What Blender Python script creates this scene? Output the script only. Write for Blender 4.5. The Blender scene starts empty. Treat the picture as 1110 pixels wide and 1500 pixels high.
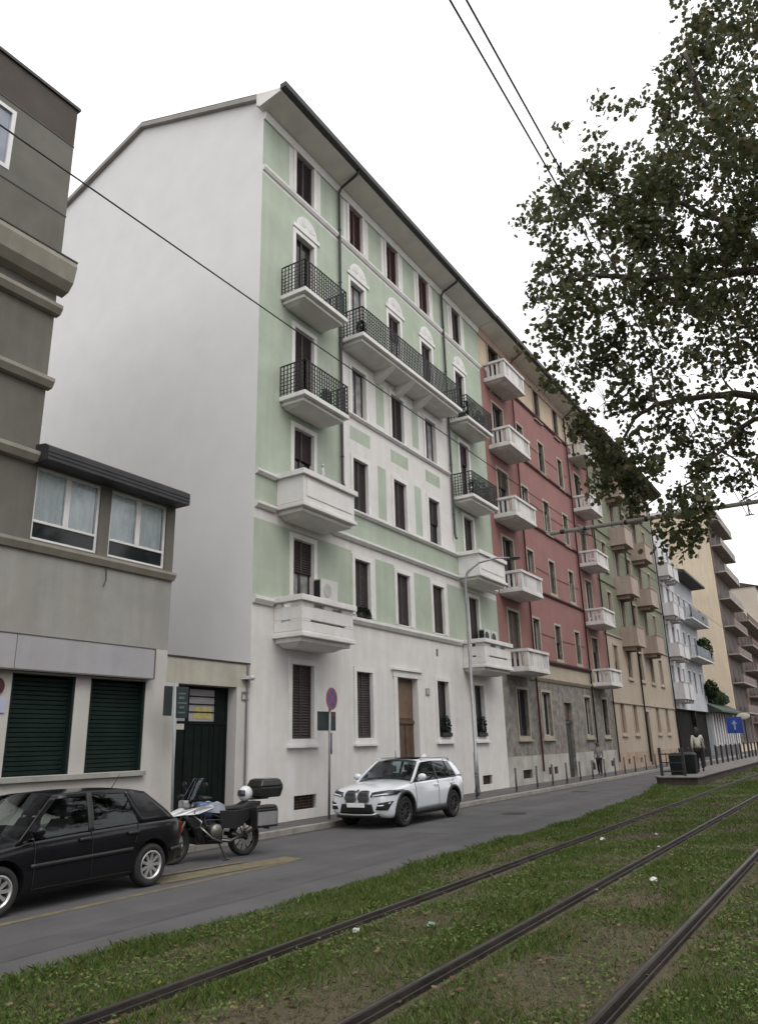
import bpy, bmesh, math, random
import numpy as np
from mathutils import Vector, Matrix
R = math.radians
random.seed(7)
rng = np.random.default_rng(11)
scene = bpy.context.scene
COL = scene.collection

# ------------------------------------------------------------------ camera
CAM_H = 1.95
PITCH, YAW, ROLL = R(17.173), R(31.672), R(-1.5337)
fwd = Vector((math.cos(PITCH)*math.cos(YAW), math.cos(PITCH)*math.sin(YAW), math.sin(PITCH)))
rt = Vector((math.sin(YAW), -math.cos(YAW), 0)); up = rt.cross(fwd)
r2 = rt*math.cos(ROLL)+up*math.sin(ROLL); u2 = up*math.cos(ROLL)-rt*math.sin(ROLL)
cd = bpy.data.cameras.new('camera'); cam = bpy.data.objects.new('camera', cd); COL.objects.link(cam)
cd.sensor_fit = 'VERTICAL'; cd.sensor_height = 36; cd.lens = 36*1104.37/1500
cd.clip_start = 0.05; cd.clip_end = 3000
M = Matrix((r2, u2, -fwd)).transposed().to_4x4(); M.translation = Vector((0, 0, CAM_H))
cam.matrix_world = M
scene.camera = cam

# ------------------------------------------------------------------ light: bright overcast
SUN_EL, SUN_AZ = R(55), R(242)          # azimuth of the sun measured from +X towards +Y
w = bpy.data.worlds.new('World'); scene.world = w; w.use_nodes = True
nt = w.node_tree; nt.nodes.clear()
sky = nt.nodes.new('ShaderNodeTexSky'); sky.sky_type = 'NISHITA'; sky.sun_disc = False
sky.sun_elevation = SUN_EL; sky.sun_rotation = math.pi/2-SUN_AZ
sky.air_density = 1.0; sky.dust_density = 6.0; sky.ozone_density = 1.0
hs = nt.nodes.new('ShaderNodeHueSaturation'); hs.inputs['Saturation'].default_value = 0.10
mx = nt.nodes.new('ShaderNodeMix'); mx.data_type = 'RGBA'; mx.inputs['Factor'].default_value = 0.72
mx.inputs['B'].default_value = (9.6, 9.55, 9.6, 1)      # even cloud layer, same physical scale as the sky
bg = nt.nodes.new('ShaderNodeBackground'); bg.inputs['Strength'].default_value = 0.15
out = nt.nodes.new('ShaderNodeOutputWorld')
nt.links.new(sky.outputs[0], hs.inputs['Color']); nt.links.new(hs.outputs[0], mx.inputs['A'])
nt.links.new(mx.outputs['Result'], bg.inputs['Color']); nt.links.new(bg.outputs[0], out.inputs['Surface'])
sl = bpy.data.lights.new('sun', 'SUN'); sl.energy = 0.75; sl.angle = R(40); sl.color = (1, .97, .93)
so = bpy.data.objects.new('sun', sl); COL.objects.link(so)
sd = Vector((math.cos(SUN_EL)*math.cos(SUN_AZ), math.cos(SUN_EL)*math.sin(SUN_AZ), math.sin(SUN_EL)))
so.rotation_euler = sd.to_track_quat('Z', 'Y').to_euler(); so.location = (0, 0, 60)
vs = scene.view_settings; vs.view_transform = 'Standard'; vs.look = 'None'; vs.exposure = 0.27; vs.gamma = 1
vs.use_curve_mapping = False

# ------------------------------------------------------------------ materials
_m = {}
def mat(name, col, rough=.85, var=.12, scale=1.2, bump=0., bscale=60., metal=0., streak=0., spec=None, tint2=None, detail=8, coat=0.):
    if name in _m: return _m[name]
    m = bpy.data.materials.new(name); m.use_nodes = True; t = m.node_tree; b = t.nodes['Principled BSDF']
    b.inputs['Roughness'].default_value = rough; b.inputs['Metallic'].default_value = metal
    if spec is not None: b.inputs['Specular IOR Level'].default_value = spec
    if coat: b.inputs['Coat Weight'].default_value = coat; b.inputs['Coat Roughness'].default_value = .04
    tc = t.nodes.new('ShaderNodeTexCoord')
    n = t.nodes.new('ShaderNodeTexNoise'); n.inputs['Scale'].default_value = scale; n.inputs['Detail'].default_value = detail
    n.inputs['Roughness'].default_value = .62
    t.links.new(tc.outputs['Object'], n.inputs['Vector'])
    cr = t.nodes.new('ShaderNodeValToRGB'); c = np.array(col[:3], float)
    c2 = np.array(tint2[:3], float) if tint2 else c*(1-2*var)
    lo = c2; hi = np.minimum(c*(1+var), 1) if not tint2 else c
    cr.color_ramp.elements[0].position = .3; cr.color_ramp.elements[1].position = .7
    cr.color_ramp.elements[0].color = (*lo, 1); cr.color_ramp.elements[1].color = (*hi, 1)
    t.links.new(n.outputs['Fac'], cr.inputs['Fac'])
    last = cr.outputs['Color']
    if streak:
        mp = t.nodes.new('ShaderNodeMapping'); mp.inputs['Scale'].default_value = (2.2, 2.2, .22)
        n2 = t.nodes.new('ShaderNodeTexNoise'); n2.inputs['Scale'].default_value = 1.6; n2.inputs['Detail'].default_value = 9
        t.links.new(tc.outputs['Object'], mp.inputs['Vector']); t.links.new(mp.outputs[0], n2.inputs['Vector'])
        r3 = t.nodes.new('ShaderNodeValToRGB'); r3.color_ramp.elements[0].position = .42; r3.color_ramp.elements[1].position = .62
        k = 1-streak
        r3.color_ramp.elements[0].color = (k, k*.985, k*.96, 1); r3.color_ramp.elements[1].color = (1, 1, 1, 1)
        t.links.new(n2.outputs['Fac'], r3.inputs['Fac'])
        mm = t.nodes.new('ShaderNodeMix'); mm.data_type = 'RGBA'; mm.blend_type = 'MULTIPLY'; mm.inputs['Factor'].default_value = 1
        t.links.new(last, mm.inputs['A']); t.links.new(r3.outputs[0], mm.inputs['B']); last = mm.outputs['Result']
    t.links.new(last, b.inputs['Base Color'])
    if bump:
        n3 = t.nodes.new('ShaderNodeTexNoise'); n3.inputs['Scale'].default_value = bscale; n3.inputs['Detail'].default_value = 6
        t.links.new(tc.outputs['Object'], n3.inputs['Vector'])
        bp = t.nodes.new('ShaderNodeBump'); bp.inputs['Strength'].default_value = bump; bp.inputs['Distance'].default_value = .02
        t.links.new(n3.outputs['Fac'], bp.inputs['Height']); t.links.new(bp.outputs[0], b.inputs['Normal'])
    _m[name] = m; return m

def glass_mat(name, tint=(.75, .82, .8), trans=.6):
    if name in _m: return _m[name]
    m = bpy.data.materials.new(name); m.use_nodes = True; t = m.node_tree; t.nodes.clear()
    o = t.nodes.new('ShaderNodeOutputMaterial'); tr = t.nodes.new('ShaderNodeBsdfTransparent'); tr.inputs[0].default_value = (*[c*trans for c in tint], 1)
    g = t.nodes.new('ShaderNodeBsdfGlossy'); g.inputs['Roughness'].default_value = .02; g.inputs['Color'].default_value = (.9, .95, 1, 1)
    fr = t.nodes.new('ShaderNodeFresnel'); fr.inputs[0].default_value = 1.5
    mx = t.nodes.new('ShaderNodeMixShader'); t.links.new(fr.outputs[0], mx.inputs[0]); t.links.new(tr.outputs[0], mx.inputs[1]); t.links.new(g.outputs[0], mx.inputs[2])
    t.links.new(mx.outputs[0], o.inputs[0]); _m[name] = m; return m

def leaf_mat(name, c1, c2, c3, trans=.35):
    if name in _m: return _m[name]
    m = bpy.data.materials.new(name); m.use_nodes = True; t = m.node_tree; b = t.nodes['Principled BSDF']; o = t.nodes['Material Output']
    ge = t.nodes.new('ShaderNodeNewGeometry'); cr = t.nodes.new('ShaderNodeValToRGB')
    cr.color_ramp.elements[0].color = (*c1, 1); cr.color_ramp.elements[1].color = (*c3, 1); e = cr.color_ramp.elements.new(.6); e.color = (*c2, 1)
    t.links.new(ge.outputs['Random Per Island'], cr.inputs[0]); t.links.new(cr.outputs[0], b.inputs['Base Color']); b.inputs['Roughness'].default_value = .55
    b.inputs['Specular IOR Level'].default_value = .3
    tl = t.nodes.new('ShaderNodeBsdfTranslucent'); t.links.new(cr.outputs[0], tl.inputs[0])
    mx = t.nodes.new('ShaderNodeMixShader'); mx.inputs[0].default_value = trans
    t.links.new(b.outputs[0], mx.inputs[1]); t.links.new(tl.outputs[0], mx.inputs[2]); t.links.new(mx.outputs[0], o.inputs[0])
    _m[name] = m; return m

WHITE = mat('white_plaster', (.655, .638, .624), .9, .045, 1.6, .25, 90, streak=.05)
WHITE2 = mat('white_trim', (.68, .67, .66), .85, .06, 1.5, .15, 90, streak=.04)
SIDEW = mat('party_wall_plaster', (.655, .648, .648), .92, .022, 1.0, .25, 70)
GREEN = mat('green_plaster', (.385, .440, .363), .9, .065, 1.1, .2, 90, streak=.05)
SOFFIT = mat('soffit', (.70, .675, .63), .9, .08, 1.)
DARK = mat('dark_metal', (.02, .02, .02), .5, .2, 6)
PIPE = mat('dark_downpipe', (.035, .033, .032), .5, .2, 3)
BROWN = mat('brown_shutter', (.048, .034, .032), .65, .2, 4)
MAROON = mat('maroon_shutter', (.085, .033, .03), .5, .2, 4)
FRAMED = mat('brown_frame', (.045, .03, .025), .5, .2, 5)
PANE = mat('window_pane', (.016, .018, .02), .06, .25, 1.5, spec=.3)
PFAR = mat('matte_dark_window', (.02, .02, .022), .5, .3, 1.5, spec=.08)  # dark matte panes for the far houses
CURT = mat('curtained_pane', (.30, .31, .31), .08, .3, 3., spec=.6)
ROOF = mat('dark_roof_tiles', (.06, .045, .04), .85, .3, 3, .4, 20)
GUTTER = mat('gutter_metal', (.025, .024, .024), .5, .2, 3)

# ------------------------------------------------------------------ helpers
class MB:
    def __init__(s): s.v = []; s.f = []; s.m = []; s.smooth = False
    def add(s, vs, fs, m=0):
        n = len(s.v); s.v += [tuple(p) for p in vs]; s.f += [tuple(i+n for i in f) for f in fs]; s.m += [m]*len(fs); return s
    def box(s, x0, x1, y0, y1, z0, z1, m=0):
        vs = [(x0,y0,z0),(x1,y0,z0),(x1,y1,z0),(x0,y1,z0),(x0,y0,z1),(x1,y0,z1),(x1,y1,z1),(x0,y1,z1)]
        return s.add(vs, [(0,3,2,1),(4,5,6,7),(0,1,5,4),(1,2,6,5),(2,3,7,6),(3,0,4,7)], m)
    def frustum(s, a, za, b, zb, m=0):     # a,b = (x0,x1,y0,y1)
        vs = [(a[0],a[2],za),(a[1],a[2],za),(a[1],a[3],za),(a[0],a[3],za),(b[0],b[2],zb),(b[1],b[2],zb),(b[1],b[3],zb),(b[0],b[3],zb)]
        return s.add(vs, [(0,3,2,1),(4,5,6,7),(0,1,5,4),(1,2,6,5),(2,3,7,6),(3,0,4,7)], m)
    def prismx(s, poly, x0, x1, m=0):      # poly of (y,z)
        n = len(poly); vs = [(x0,y,z) for y,z in poly]+[(x1,y,z) for y,z in poly]
        fs = [tuple(range(n))[::-1], tuple(range(n, 2*n))]+[(i,(i+1)%n,n+(i+1)%n,n+i) for i in range(n)]
        return s.add(vs, fs, m)
    def prismy(s, poly, y0, y1, m=0):      # poly of (x,z)
        n = len(poly); vs = [(x,y0,z) for x,z in poly]+[(x,y1,z) for x,z in poly]
        fs = [tuple(range(n)), tuple(range(n, 2*n))[::-1]]+[(i,n+i,n+(i+1)%n,(i+1)%n) for i in range(n)]
        return s.add(vs, fs, m)
    def prismz(s, poly, z0, z1, m=0):
        n = len(poly); vs = [(x,y,z0) for x,y in poly]+[(x,y,z1) for x,y in poly]
        fs = [tuple(range(n))[::-1], tuple(range(n, 2*n))]+[(i,(i+1)%n,n+(i+1)%n,n+i) for i in range(n)]
        return s.add(vs, fs, m)
    def tube(s, pts, r, seg=8, m=0, cap=True):
        pts = [Vector(p) for p in pts]; rs = r if isinstance(r, (list, tuple)) else [r]*len(pts)
        rings = []; n0 = len(s.v); prev = None
        for i, p in enumerate(pts):
            d = (pts[min(i+1, len(pts)-1)]-pts[max(i-1, 0)]).normalized()
            if prev is None:
                a = Vector((0,0,1)) if abs(d.z) < .9 else Vector((1,0,0)); u = d.cross(a).normalized()
            else: u = (prev-d*prev.dot(d)).normalized()
            prev = u; v = d.cross(u)
            for k in range(seg):
                t = 2*math.pi*k/seg; s.v.append(tuple(p+(u*math.cos(t)+v*math.sin(t))*rs[i]))
        for i in range(len(pts)-1):
            for k in range(seg):
                a = n0+i*seg+k; b = n0+i*seg+(k+1)%seg
                s.f.append((a, b, b+seg, a+seg)); s.m.append(m)
        if cap:
            s.f.append(tuple(n0+k for k in range(seg))[::-1]); s.m.append(m)
            s.f.append(tuple(n0+(len(pts)-1)*seg+k for k in range(seg))); s.m.append(m)
        return s
    def lathe_y(s, prof, c=(0,0,0), seg=28, m=0, closed=False):   # prof (r, y)
        n0 = len(s.v); n = len(prof)
        for k in range(seg):
            t = 2*math.pi*k/seg
            for r_, y in prof: s.v.append((c[0]+r_*math.cos(t), c[1]+y, c[2]+r_*math.sin(t)))
        for k in range(seg):
            for i in range(n if closed else n-1):
                a = n0+k*n+i; b = n0+k*n+(i+1)%n; c2 = n0+((k+1)%seg)*n+(i+1)%n; d = n0+((k+1)%seg)*n+i
                s.f.append((a, d, c2, b)); s.m.append(m)
        return s
    def ell(s, c, r, seg=16, rings=10, m=0, rot=None):
        n0 = len(s.v); c = Vector(c)
        for i in range(rings+1):
            ph = math.pi*i/rings
            for k in range(seg):
                t = 2*math.pi*k/seg; p = Vector((r[0]*math.sin(ph)*math.cos(t), r[1]*math.sin(ph)*math.sin(t), r[2]*math.cos(ph)))
                if rot: p = rot @ p
                s.v.append(tuple(c+p))
        for i in range(rings):
            for k in range(seg):
                a = n0+i*seg+k; b = n0+i*seg+(k+1)%seg; s.f.append((a, a+seg, b+seg, b)); s.m.append(m)
        return s
    def mesh(s, name, mats, off=(0,0,0), smooth=False):
        me = bpy.data.meshes.new(name); o = off
        me.from_pydata([(v[0]-o[0], v[1]-o[1], v[2]-o[2]) for v in s.v], [], s.f)
        mats = mats if isinstance(mats, (list, tuple)) else [mats]
        for mm in mats: me.materials.append(mm)
        me.polygons.foreach_set('material_index', s.m)
        if smooth: me.shade_smooth()
        me.validate(); me.update(); return me
    def build(s, name, mats, parent=None, off=None, smooth=False, bevel=0., recalc=False):
        if off is None: off = tuple(root_off(parent)) if parent else (0,0,0)
        me = s.mesh(name, mats, off, smooth)
        if recalc:
            bm = bmesh.new(); bm.from_mesh(me); bmesh.ops.recalc_face_normals(bm, faces=bm.faces); bm.to_mesh(me); bm.free()
        return link(name, me, parent, bevel=bevel)
def root_off(o):
    while o.parent: o = o.parent
    return o.location if o.get('_local', 0) == 0 else Vector((0,0,0))
def link(name, me, parent=None, loc=(0,0,0), bevel=0.):
    o = bpy.data.objects.new(name, me); COL.objects.link(o); o.location = loc
    if parent: o.parent = parent
    if bevel:
        b = o.modifiers.new('bevel', 'BEVEL'); b.width = bevel; b.segments = 2; b.limit_method = 'ANGLE'; b.angle_limit = R(40)
    return o
def tag(o, label, cat, group=None):
    o['label'] = label; o['category'] = cat
    if group: o['group'] = group
    return o
def thing(name, label, cat, loc=(0,0,0), group=None, local=False, rz=0.):
    o = bpy.data.objects.new(name, None); COL.objects.link(o); o.location = loc; o.rotation_euler = (0,0,rz); o.empty_display_size = .3
    if local: o['_local'] = 1
    return tag(o, label, cat, group)
def structure(o): o['kind'] = 'structure'; return o
def np_mesh(name, V, F, mats, parent=None, smooth=False):
    me = bpy.data.meshes.new(name); k = F.shape[1]
    me.vertices.add(len(V)); me.vertices.foreach_set('co', np.ascontiguousarray(V, np.float32).ravel())
    me.loops.add(F.size); me.loops.foreach_set('vertex_index', np.ascontiguousarray(F, np.int32).ravel())
    me.polygons.add(len(F)); me.polygons.foreach_set('loop_start', np.arange(0, F.size, k, dtype=np.int32))
    mats = mats if isinstance(mats, (list, tuple)) else [mats]
    for mm in mats: me.materials.append(mm)
    me.update(calc_edges=True); me.validate()
    if smooth: me.shade_smooth()
    return link(name, me, parent)

def facade(mb, x0, x1, z0, z1, y, ops, zones=(), base=0, depth=.25, reveal=None):
    """wall facing -Y cut by rectangular openings (xa,xb,za,zb); zones paint rectangles with a plaster slot"""
    cl = lambda v, a, b: min(max(v, a), b)
    xs = sorted({round(cl(v, x0, x1), 4) for q in list(ops)+list(zones) for v in q[:2]} | {x0, x1})
    zs = sorted({round(cl(v, z0, z1), 4) for q in list(ops)+list(zones) for v in q[2:4]} | {z0, z1})
    idx = {}
    def V(x, z):
        if (x, z) not in idx: idx[(x, z)] = len(mb.v); mb.v.append((x, y, z))
        return idx[(x, z)]
    for i in range(len(xs)-1):
        for j in range(len(zs)-1):
            cx, cz = (xs[i]+xs[i+1])/2, (zs[j]+zs[j+1])/2
            if any(a < cx < b and c < cz < d for a, b, c, d in ops): continue
            k = base
            for q in zones:
                if q[0] < cx < q[1] and q[2] < cz < q[3]: k = q[4]
            mb.f.append((V(xs[i], zs[j]), V(xs[i+1], zs[j]), V(xs[i+1], zs[j+1]), V(xs[i], zs[j+1]))); mb.m.append(k)
    rv = base if reveal is None else reveal
    for a, b, c, d in ops:
        Y = y+depth
        mb.add([(a,y,c),(a,Y,c),(a,Y,d),(a,y,d)], [(0,1,2,3)], rv); mb.add([(b,y,c),(b,y,d),(b,Y,d),(b,Y,c)], [(0,1,2,3)], rv)
        mb.add([(a,y,d),(a,Y,d),(b,Y,d),(b,y,d)], [(0,1,2,3)], rv); mb.add([(a,y,c),(b,y,c),(b,Y,c),(a,Y,c)], [(0,1,2,3)], rv)

_wc = {}
def window(parent, x0, x1, z0, z1, y, kind='glass', sur=.16, sill=True, smat=None, fmat=None, pane=None, shut=None, frac=1., detail=True):
    smat = smat or WHITE2; fmat = fmat or FRAMED; pane = pane or PANE; shut = shut or BROWN
    wd, h = round(x1-x0, 3), round(z1-z0, 3)
    key = (kind, wd, h, sur, sill, smat.name, fmat.name, pane.name, shut.name, frac)
    if key not in _wc:
        p = {}
        m = MB()
        if sur:
            for a, b in ((-sur, -.004), (wd+.004, wd+sur)): m.box(a, b, -.035, .02, -.0, h+.004, 0)
            m.box(-sur, wd+sur, -.038, .02, h+.004, h+sur, 0)
        f = .055
        m.box(.003, f, .14, .20, .003, h-.003, 1); m.box(wd-f, wd-.003, .14, .20, .003, h-.003, 1)
        m.box(f, wd-f, .142, .198, .003, f, 1); m.box(f, wd-f, .142, .198, h-f, h-.003, 1)
        if detail and kind != 'shut':
            m.box(wd/2-.04, wd/2+.04, .135, .203, f, h-f, 1)
            if kind == 'door': m.box(f, wd-f, .144, .196, .5, .56, 1)
        p['window'] = (m.mesh('window', [smat, fmat]), None)
        m = MB(); m.box(f-.01, wd-f+.01, .17, .18, f-.01, h-f+.01); p['pane'] = (m.mesh('pane', pane), None)
        if kind in ('shut', 'half'):
            m = MB(); zb = h*(1-frac)
            m.box(.006, wd-.006, .118, .13, zb+.006, h-.006)
            if detail:
                m.box(.006, .06, .085, .117, zb+.006, h-.006); m.box(wd-.06, wd-.006, .085, .117, zb+.006, h-.006); m.box(wd/2-.04, wd/2+.04, .085, .117, zb+.006, h-.006)
                z = zb+.03
                while z < h-.05:
                    for a, b in ((.061, wd/2-.041), (wd/2+.041, wd-.061)):
                        m.add([(a,.088,z),(b,.088,z),(b,.116,z+.045),(a,.116,z+.045),(a,.094,z-.008),(b,.094,z-.008),(b,.117,z+.037),(a,.117,z+.037)],
                              [(0,1,2,3),(7,6,5,4),(0,4,5,1),(2,6,7,3),(0,3,7,4),(1,5,6,2)])
                    z += .075
            p['shutter'] = (m.mesh('shutter', shut), None)
        if sill:
            m = MB(); m.box(-sur, wd+sur, -.034, .02, -.165, -.004); m.box(-sur-.06, wd+sur+.06, -.12, .02, -.235, -.167); p['sill'] = (m.mesh('sill', smat), None)
        _wc[key] = p
    p = _wc[key]; o = root_off(parent)
    root = link('window', p['window'][0], parent, (x0-o[0], y-o[1], z0-o[2]))
    for k in ('pane', 'shutter', 'sill'):
        if k in p: link(k, p[k][0], root)
    return root
# ------------------------------------------------------------------ ground, road, pavement, tram bed
FY = 13.2                                             # street front of all the houses
ASPH = mat('asphalt', (.089, .086, .088), .9, .14, .7, .5, 160, detail=12)
PAVE = mat('pavement_asphalt', (.090, .086, .084), .92, .16, .9, .5, 120, detail=12)
KERB = mat('kerb_stone', (.27, .255, .235), .85, .15, 2.5, .3, 60)
SOIL = mat('soil', (.050, .050, .022), .95, .25, 1.3, 1.0, 25, tint2=(.078, .060, .036))
EARTH = mat('far_ground', (.1, .1, .09), .95, .2, .2)
m = MB(); m.box(-400, 900, -600, 700, -.5, -.03); structure(m.build('ground', EARTH))
EDGE = [(-60, 6.9), (2, 6.75), (4.4, 6.52), (8, 6.32), (19, 6.25), (27, 6.75), (30.5, 7.25), (34, 8.0), (38, 8.75), (43, 8.95), (200, 8.95)]
ex, ey = zip(*EDGE)
edge = lambda x: float(np.interp(x, ex, ey))
m = MB(); m.add([(-60, 6, 0), (200, 6, 0), (200, 13.6, 0), (-60, 13.6, 0)], [(0,1,2,3)]); structure(m.build('road', ASPH))
KL = [(-60, 11.95), (17, 11.95), (20.6, 11.95), (22.4, 11.35), (200, 11.35)]
m = MB(); m.prismz([(a, b+.16) for a, b in KL]+[(200, 13.5), (-60, 13.5)], -.02, .125); structure(m.build('pavement', PAVE))
m = MB()
for (a, b), (c, d) in zip(KL[:-1], KL[1:]):
    n = max(1, int((min(c, 90)-max(a, -12))/1.0)) if (c-a) > 4 else 2
    for i in range(n):
        xa = max(a, -12)+(min(c, 90)-max(a, -12))*i/n; xb = max(a, -12)+(min(c, 90)-max(a, -12))*(i+1)/n-.012
        ya = b+(d-b)*(xa-a)/(c-a); yb = b+(d-b)*(xb-a)/(c-a)
        hz = .135+random.uniform(-.004, .004)
        m.prismz([(xa, ya), (xb, yb), (xb, yb+.158), (xa, ya+.158)], -.02, hz)
structure(m.build('kerb', KERB, bevel=.012))
# tram bed: soil sheet with a low stone edge towards the road
xs = np.concatenate([np.linspace(-60, 0, 6), np.linspace(1, 60, 60), np.linspace(64, 200, 12)])
V, F = [], []
for i, x in enumerate(xs):
    for y in (-14, -6, -1, 2.5, edge(x)-.16): V.append((x, y, .15))
for i in range(len(xs)-1):
    for j in range(4): a = i*5+j; F.append((a, a+5, a+6, a+1))
m = MB(); m.add(V, F); structure(m.build('tram_bed', SOIL))
KERB2 = mat('bed_edge_stone', (.155, .135, .105), .9, .2, 3, .4, 60)
m = MB()
for i in range(len(xs)-1):
    a, b = xs[i], xs[i+1]
    m.prismz([(a, edge(a)-.165), (b, edge(b)-.165), (b, edge(b)), (a, edge(a))], -.02, .135)
structure(m.build('bed_edging', KERB2))
# old trench repair and patches in the asphalt
m = MB()
def blob(x0, x1, y0, y1, z):
    n = 22; pts = []
    for i in range(n+1): t = i/n; pts.append((x0+(x1-x0)*t, y0+.035*math.sin(t*17+x0)+.02*math.sin(t*41)))
    for i in range(n+1): t = 1-i/n; pts.append((x0+(x1-x0)*t, y1+.03*math.sin(t*13+x0*2)))
    m.add([(a, b, z) for a, b in pts], [tuple(range(len(pts)))])
blob(-6, 60, 7.62, 8.22, .003); blob(13.2, 16.4, 8.6, 9.35, .003); blob(24, 31, 9.3, 10.3, .003)
structure(m.build('road_repair', mat('asphalt_repair', (.078, .075, .077), .92, .14, 1.4, .5, 150, detail=12)))
m = MB(); ra = [Vector((x, float(np.interp(x, *zip(*KL)))-.12-.10*abs(math.sin(x*1.7))-.05*math.sin(x*5.1), .0035)) for x in np.arange(-6, 70, .35)]
for a, b in zip(ra[:-1], ra[1:]):
    ya, yb = float(np.interp(a.x, *zip(*KL)))-.002, float(np.interp(b.x, *zip(*KL)))-.002
    m.add([a, b, (b.x, yb, .0035), (a.x, ya, .0035)], [(0,1,2,3)])
structure(m.build('gutter_dirt', mat('gutter_dirt', (.055, .05, .044), .95, .3, 3)))
# yellow bay marking
YEL = mat('worn_yellow_paint', (.19, .15, .058), .9, .3, 6, tint2=(.078, .076, .074), detail=14)
m = MB()
def strip(a, b, wd, z=.004):
    a, b = Vector((*a, z)), Vector((*b, z)); d = (b-a).normalized(); n = Vector((-d.y, d.x, 0))*wd/2
    m.add([a-n, b-n, b+n, a+n], [(0,1,2,3)])
strip((-6, 9.38), (11.8, 9.22), .13)
structure(m.build('road_marking', YEL))
m = MB()
strip((9.0, 9.86), (12.0, 9.42), .52, .008); strip((9.2, 10.3), (11.2, 9.98), .14, .012)
structure(m.build('bay_hatching', YEL))
# rails
RAIL = mat('rail_steel', (.036, .030, .026), .6, .3, 3, .3, 40, metal=.2, spec=.3)
RAILT = mat('rail_tread', (.10, .092, .085), .38, .25, 2, metal=.7)
rails = [(4.93, 'tram rail nearest the road'), (3.27, 'second tram rail from the road, in the grass'),
         (1.84, 'third tram rail from the road, rising at the lower right corner')]
for y, lb in rails:
    m = MB(); m.prismx([(y-.045, .08), (y-.045, .185), (y-.035, .19), (y-.03, .17), (y-.012, .17), (y-.008, .215), (y+.050, .215), (y+.058, .205), (y+.058, .08)], -30, 140)
    o = m.build('tram_rail', RAIL); tag(o, lb, 'rail', 'tram rails in the grass')
    m = MB(); m.box(-30, 140, y+.010, y+.036, .2145, .217); m.build('rail_tread', RAILT, o)
# tram stop platform
PLAT = mat('platform_paving', (.17, .16, .155), .9, .12, 2, .3, 80)
PBRICK = mat('platform_side', (.075, .058, .05), .9, .25, 3, .4, 40)
m = MB(); m.prismz([(32.7, 6.05), (75, 6.05), (75, 7.75), (33.4, 7.75), (32.7, 7.4)], .1, .41); structure(m.build('platform_base', PBRICK))
m = MB(); m.prismz([(32.6, 5.98), (75, 5.98), (75, 7.8), (33.35, 7.8), (32.6, 7.45)], .414, .47); structure(m.build('tram_platform', PLAT, bevel=.015))

# ------------------------------------------------------------------ green house
def gable_house(b, x0, x1, zwall, ridge, yback, sidemat, off):
    ry, rz = ridge
    return [(FY, 0), (FY, zwall), (ry, rz-.25), (yback, zwall-.1), (yback, 0)]
FL = [4.15, 7.75, 11.25, 14.68, 18.2, 21.5]           # lintel heights of the six storeys
GX0, GX1 = 14.92, 31.18
g = thing('apartment_building', 'six storey pale green and white apartment house with a blank white side wall', 'building', (23, FY, 0))
A, B, C, D, E_ = (16.62, 17.6), (19.8, 20.7), (22.45, 23.35), (25.1, 26.0), (28.25, 29.15)
wins = []   # (x0,x1,z0,z1,kind)
for k, (a, b2) in enumerate((A, B, C, D, E_)):
    side = k in (0, 4)
    if k == 2: pass
    else: wins.append((a, b2, 2.17, FL[0], 'shut' if k in (0, 1) else 'glass', BROWN))
    wins.append((a, b2, 4.98 if side else 5.93, FL[1], 'half' if side else 'shut', BROWN))
    wins.append((a, b2, 8.55 if side else 9.45, FL[2], 'half' if side else ('shut' if k != 3 else 'half'), BROWN))
    wins.append((a, b2, 12.0 if side else 12.87, FL[3], 'half' if side else ('curt' if k in (1, 3) else 'shut'), BROWN))
    wins.append((a, b2, 15.5, FL[4], 'glass' if k == 0 else ('curt' if k == 1 else 'half'), BROWN))
    wins.append((a, b2, 19.8, FL[5], 'shut', BROWN if k in (0, 4) else MAROON))
DOOR = (22.22, 23.58, .13, 4.12)
grilles = [(16.75, 17.75, .36, .72), (28.6, 29.5, .36, .7)]
vents = [(25.17, 25.35, 5.05, 5.32)]
ops = [w_[:4] for w_ in wins]+[DOOR]+grilles+vents
W_, G_ = 0, 1
zones = [(GX0, GX1, 5.75, 21.9, G_), (GX0, GX1, 7.98, 8.45, W_),
         (19.2, 27.3, 9.4, 15.5, W_), (GX0, GX1, 19.4, 19.7, W_), (GX0, GX1, 21.72, 21.9, W_)]
for xa, xb in ((21.38, 21.92), (24.02, 24.55)):
    zones += [(xa, xb, 9.5, 11.45, G_), (xa, xb, 13.05, 14.7, G_)]
for xa, xb in ((19.65, 20.92), (22.33, 23.6), (24.98, 26.2)): zones += [(xa, xb, 11.9, 12.4, G_)]
for c in (A, B, C, D, E_): zones += [(c[0]-.36, c[1]+.42, 19.7, 21.9, W_)]
for c in (B, C, D): zones += [(c[0]-.16, c[1]+.36, 5.9, 7.98, W_)]
wl = MB()
facade(wl, GX0, GX1, 0, 21.85, FY, ops, zones, W_)
side = [(FY, 0), (FY, 21.85), (13.4, 22.42), (19.1, 24.3), (25, 22.1), (25, 0)]
wl.add([(GX0, y, z) for y, z in side], [tuple(range(6))], 2); wl.add([(GX1, y, z) for y, z in side], [tuple(range(6))[::-1]], 2)
wl.add([(GX0, 25, 0), (GX1, 25, 0), (GX1, 25, 22.1), (GX0, 25, 22.1)], [(0,1,2,3)], 2)
wl.build('wall', [WHITE, GREEN, SIDEW], g)
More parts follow.
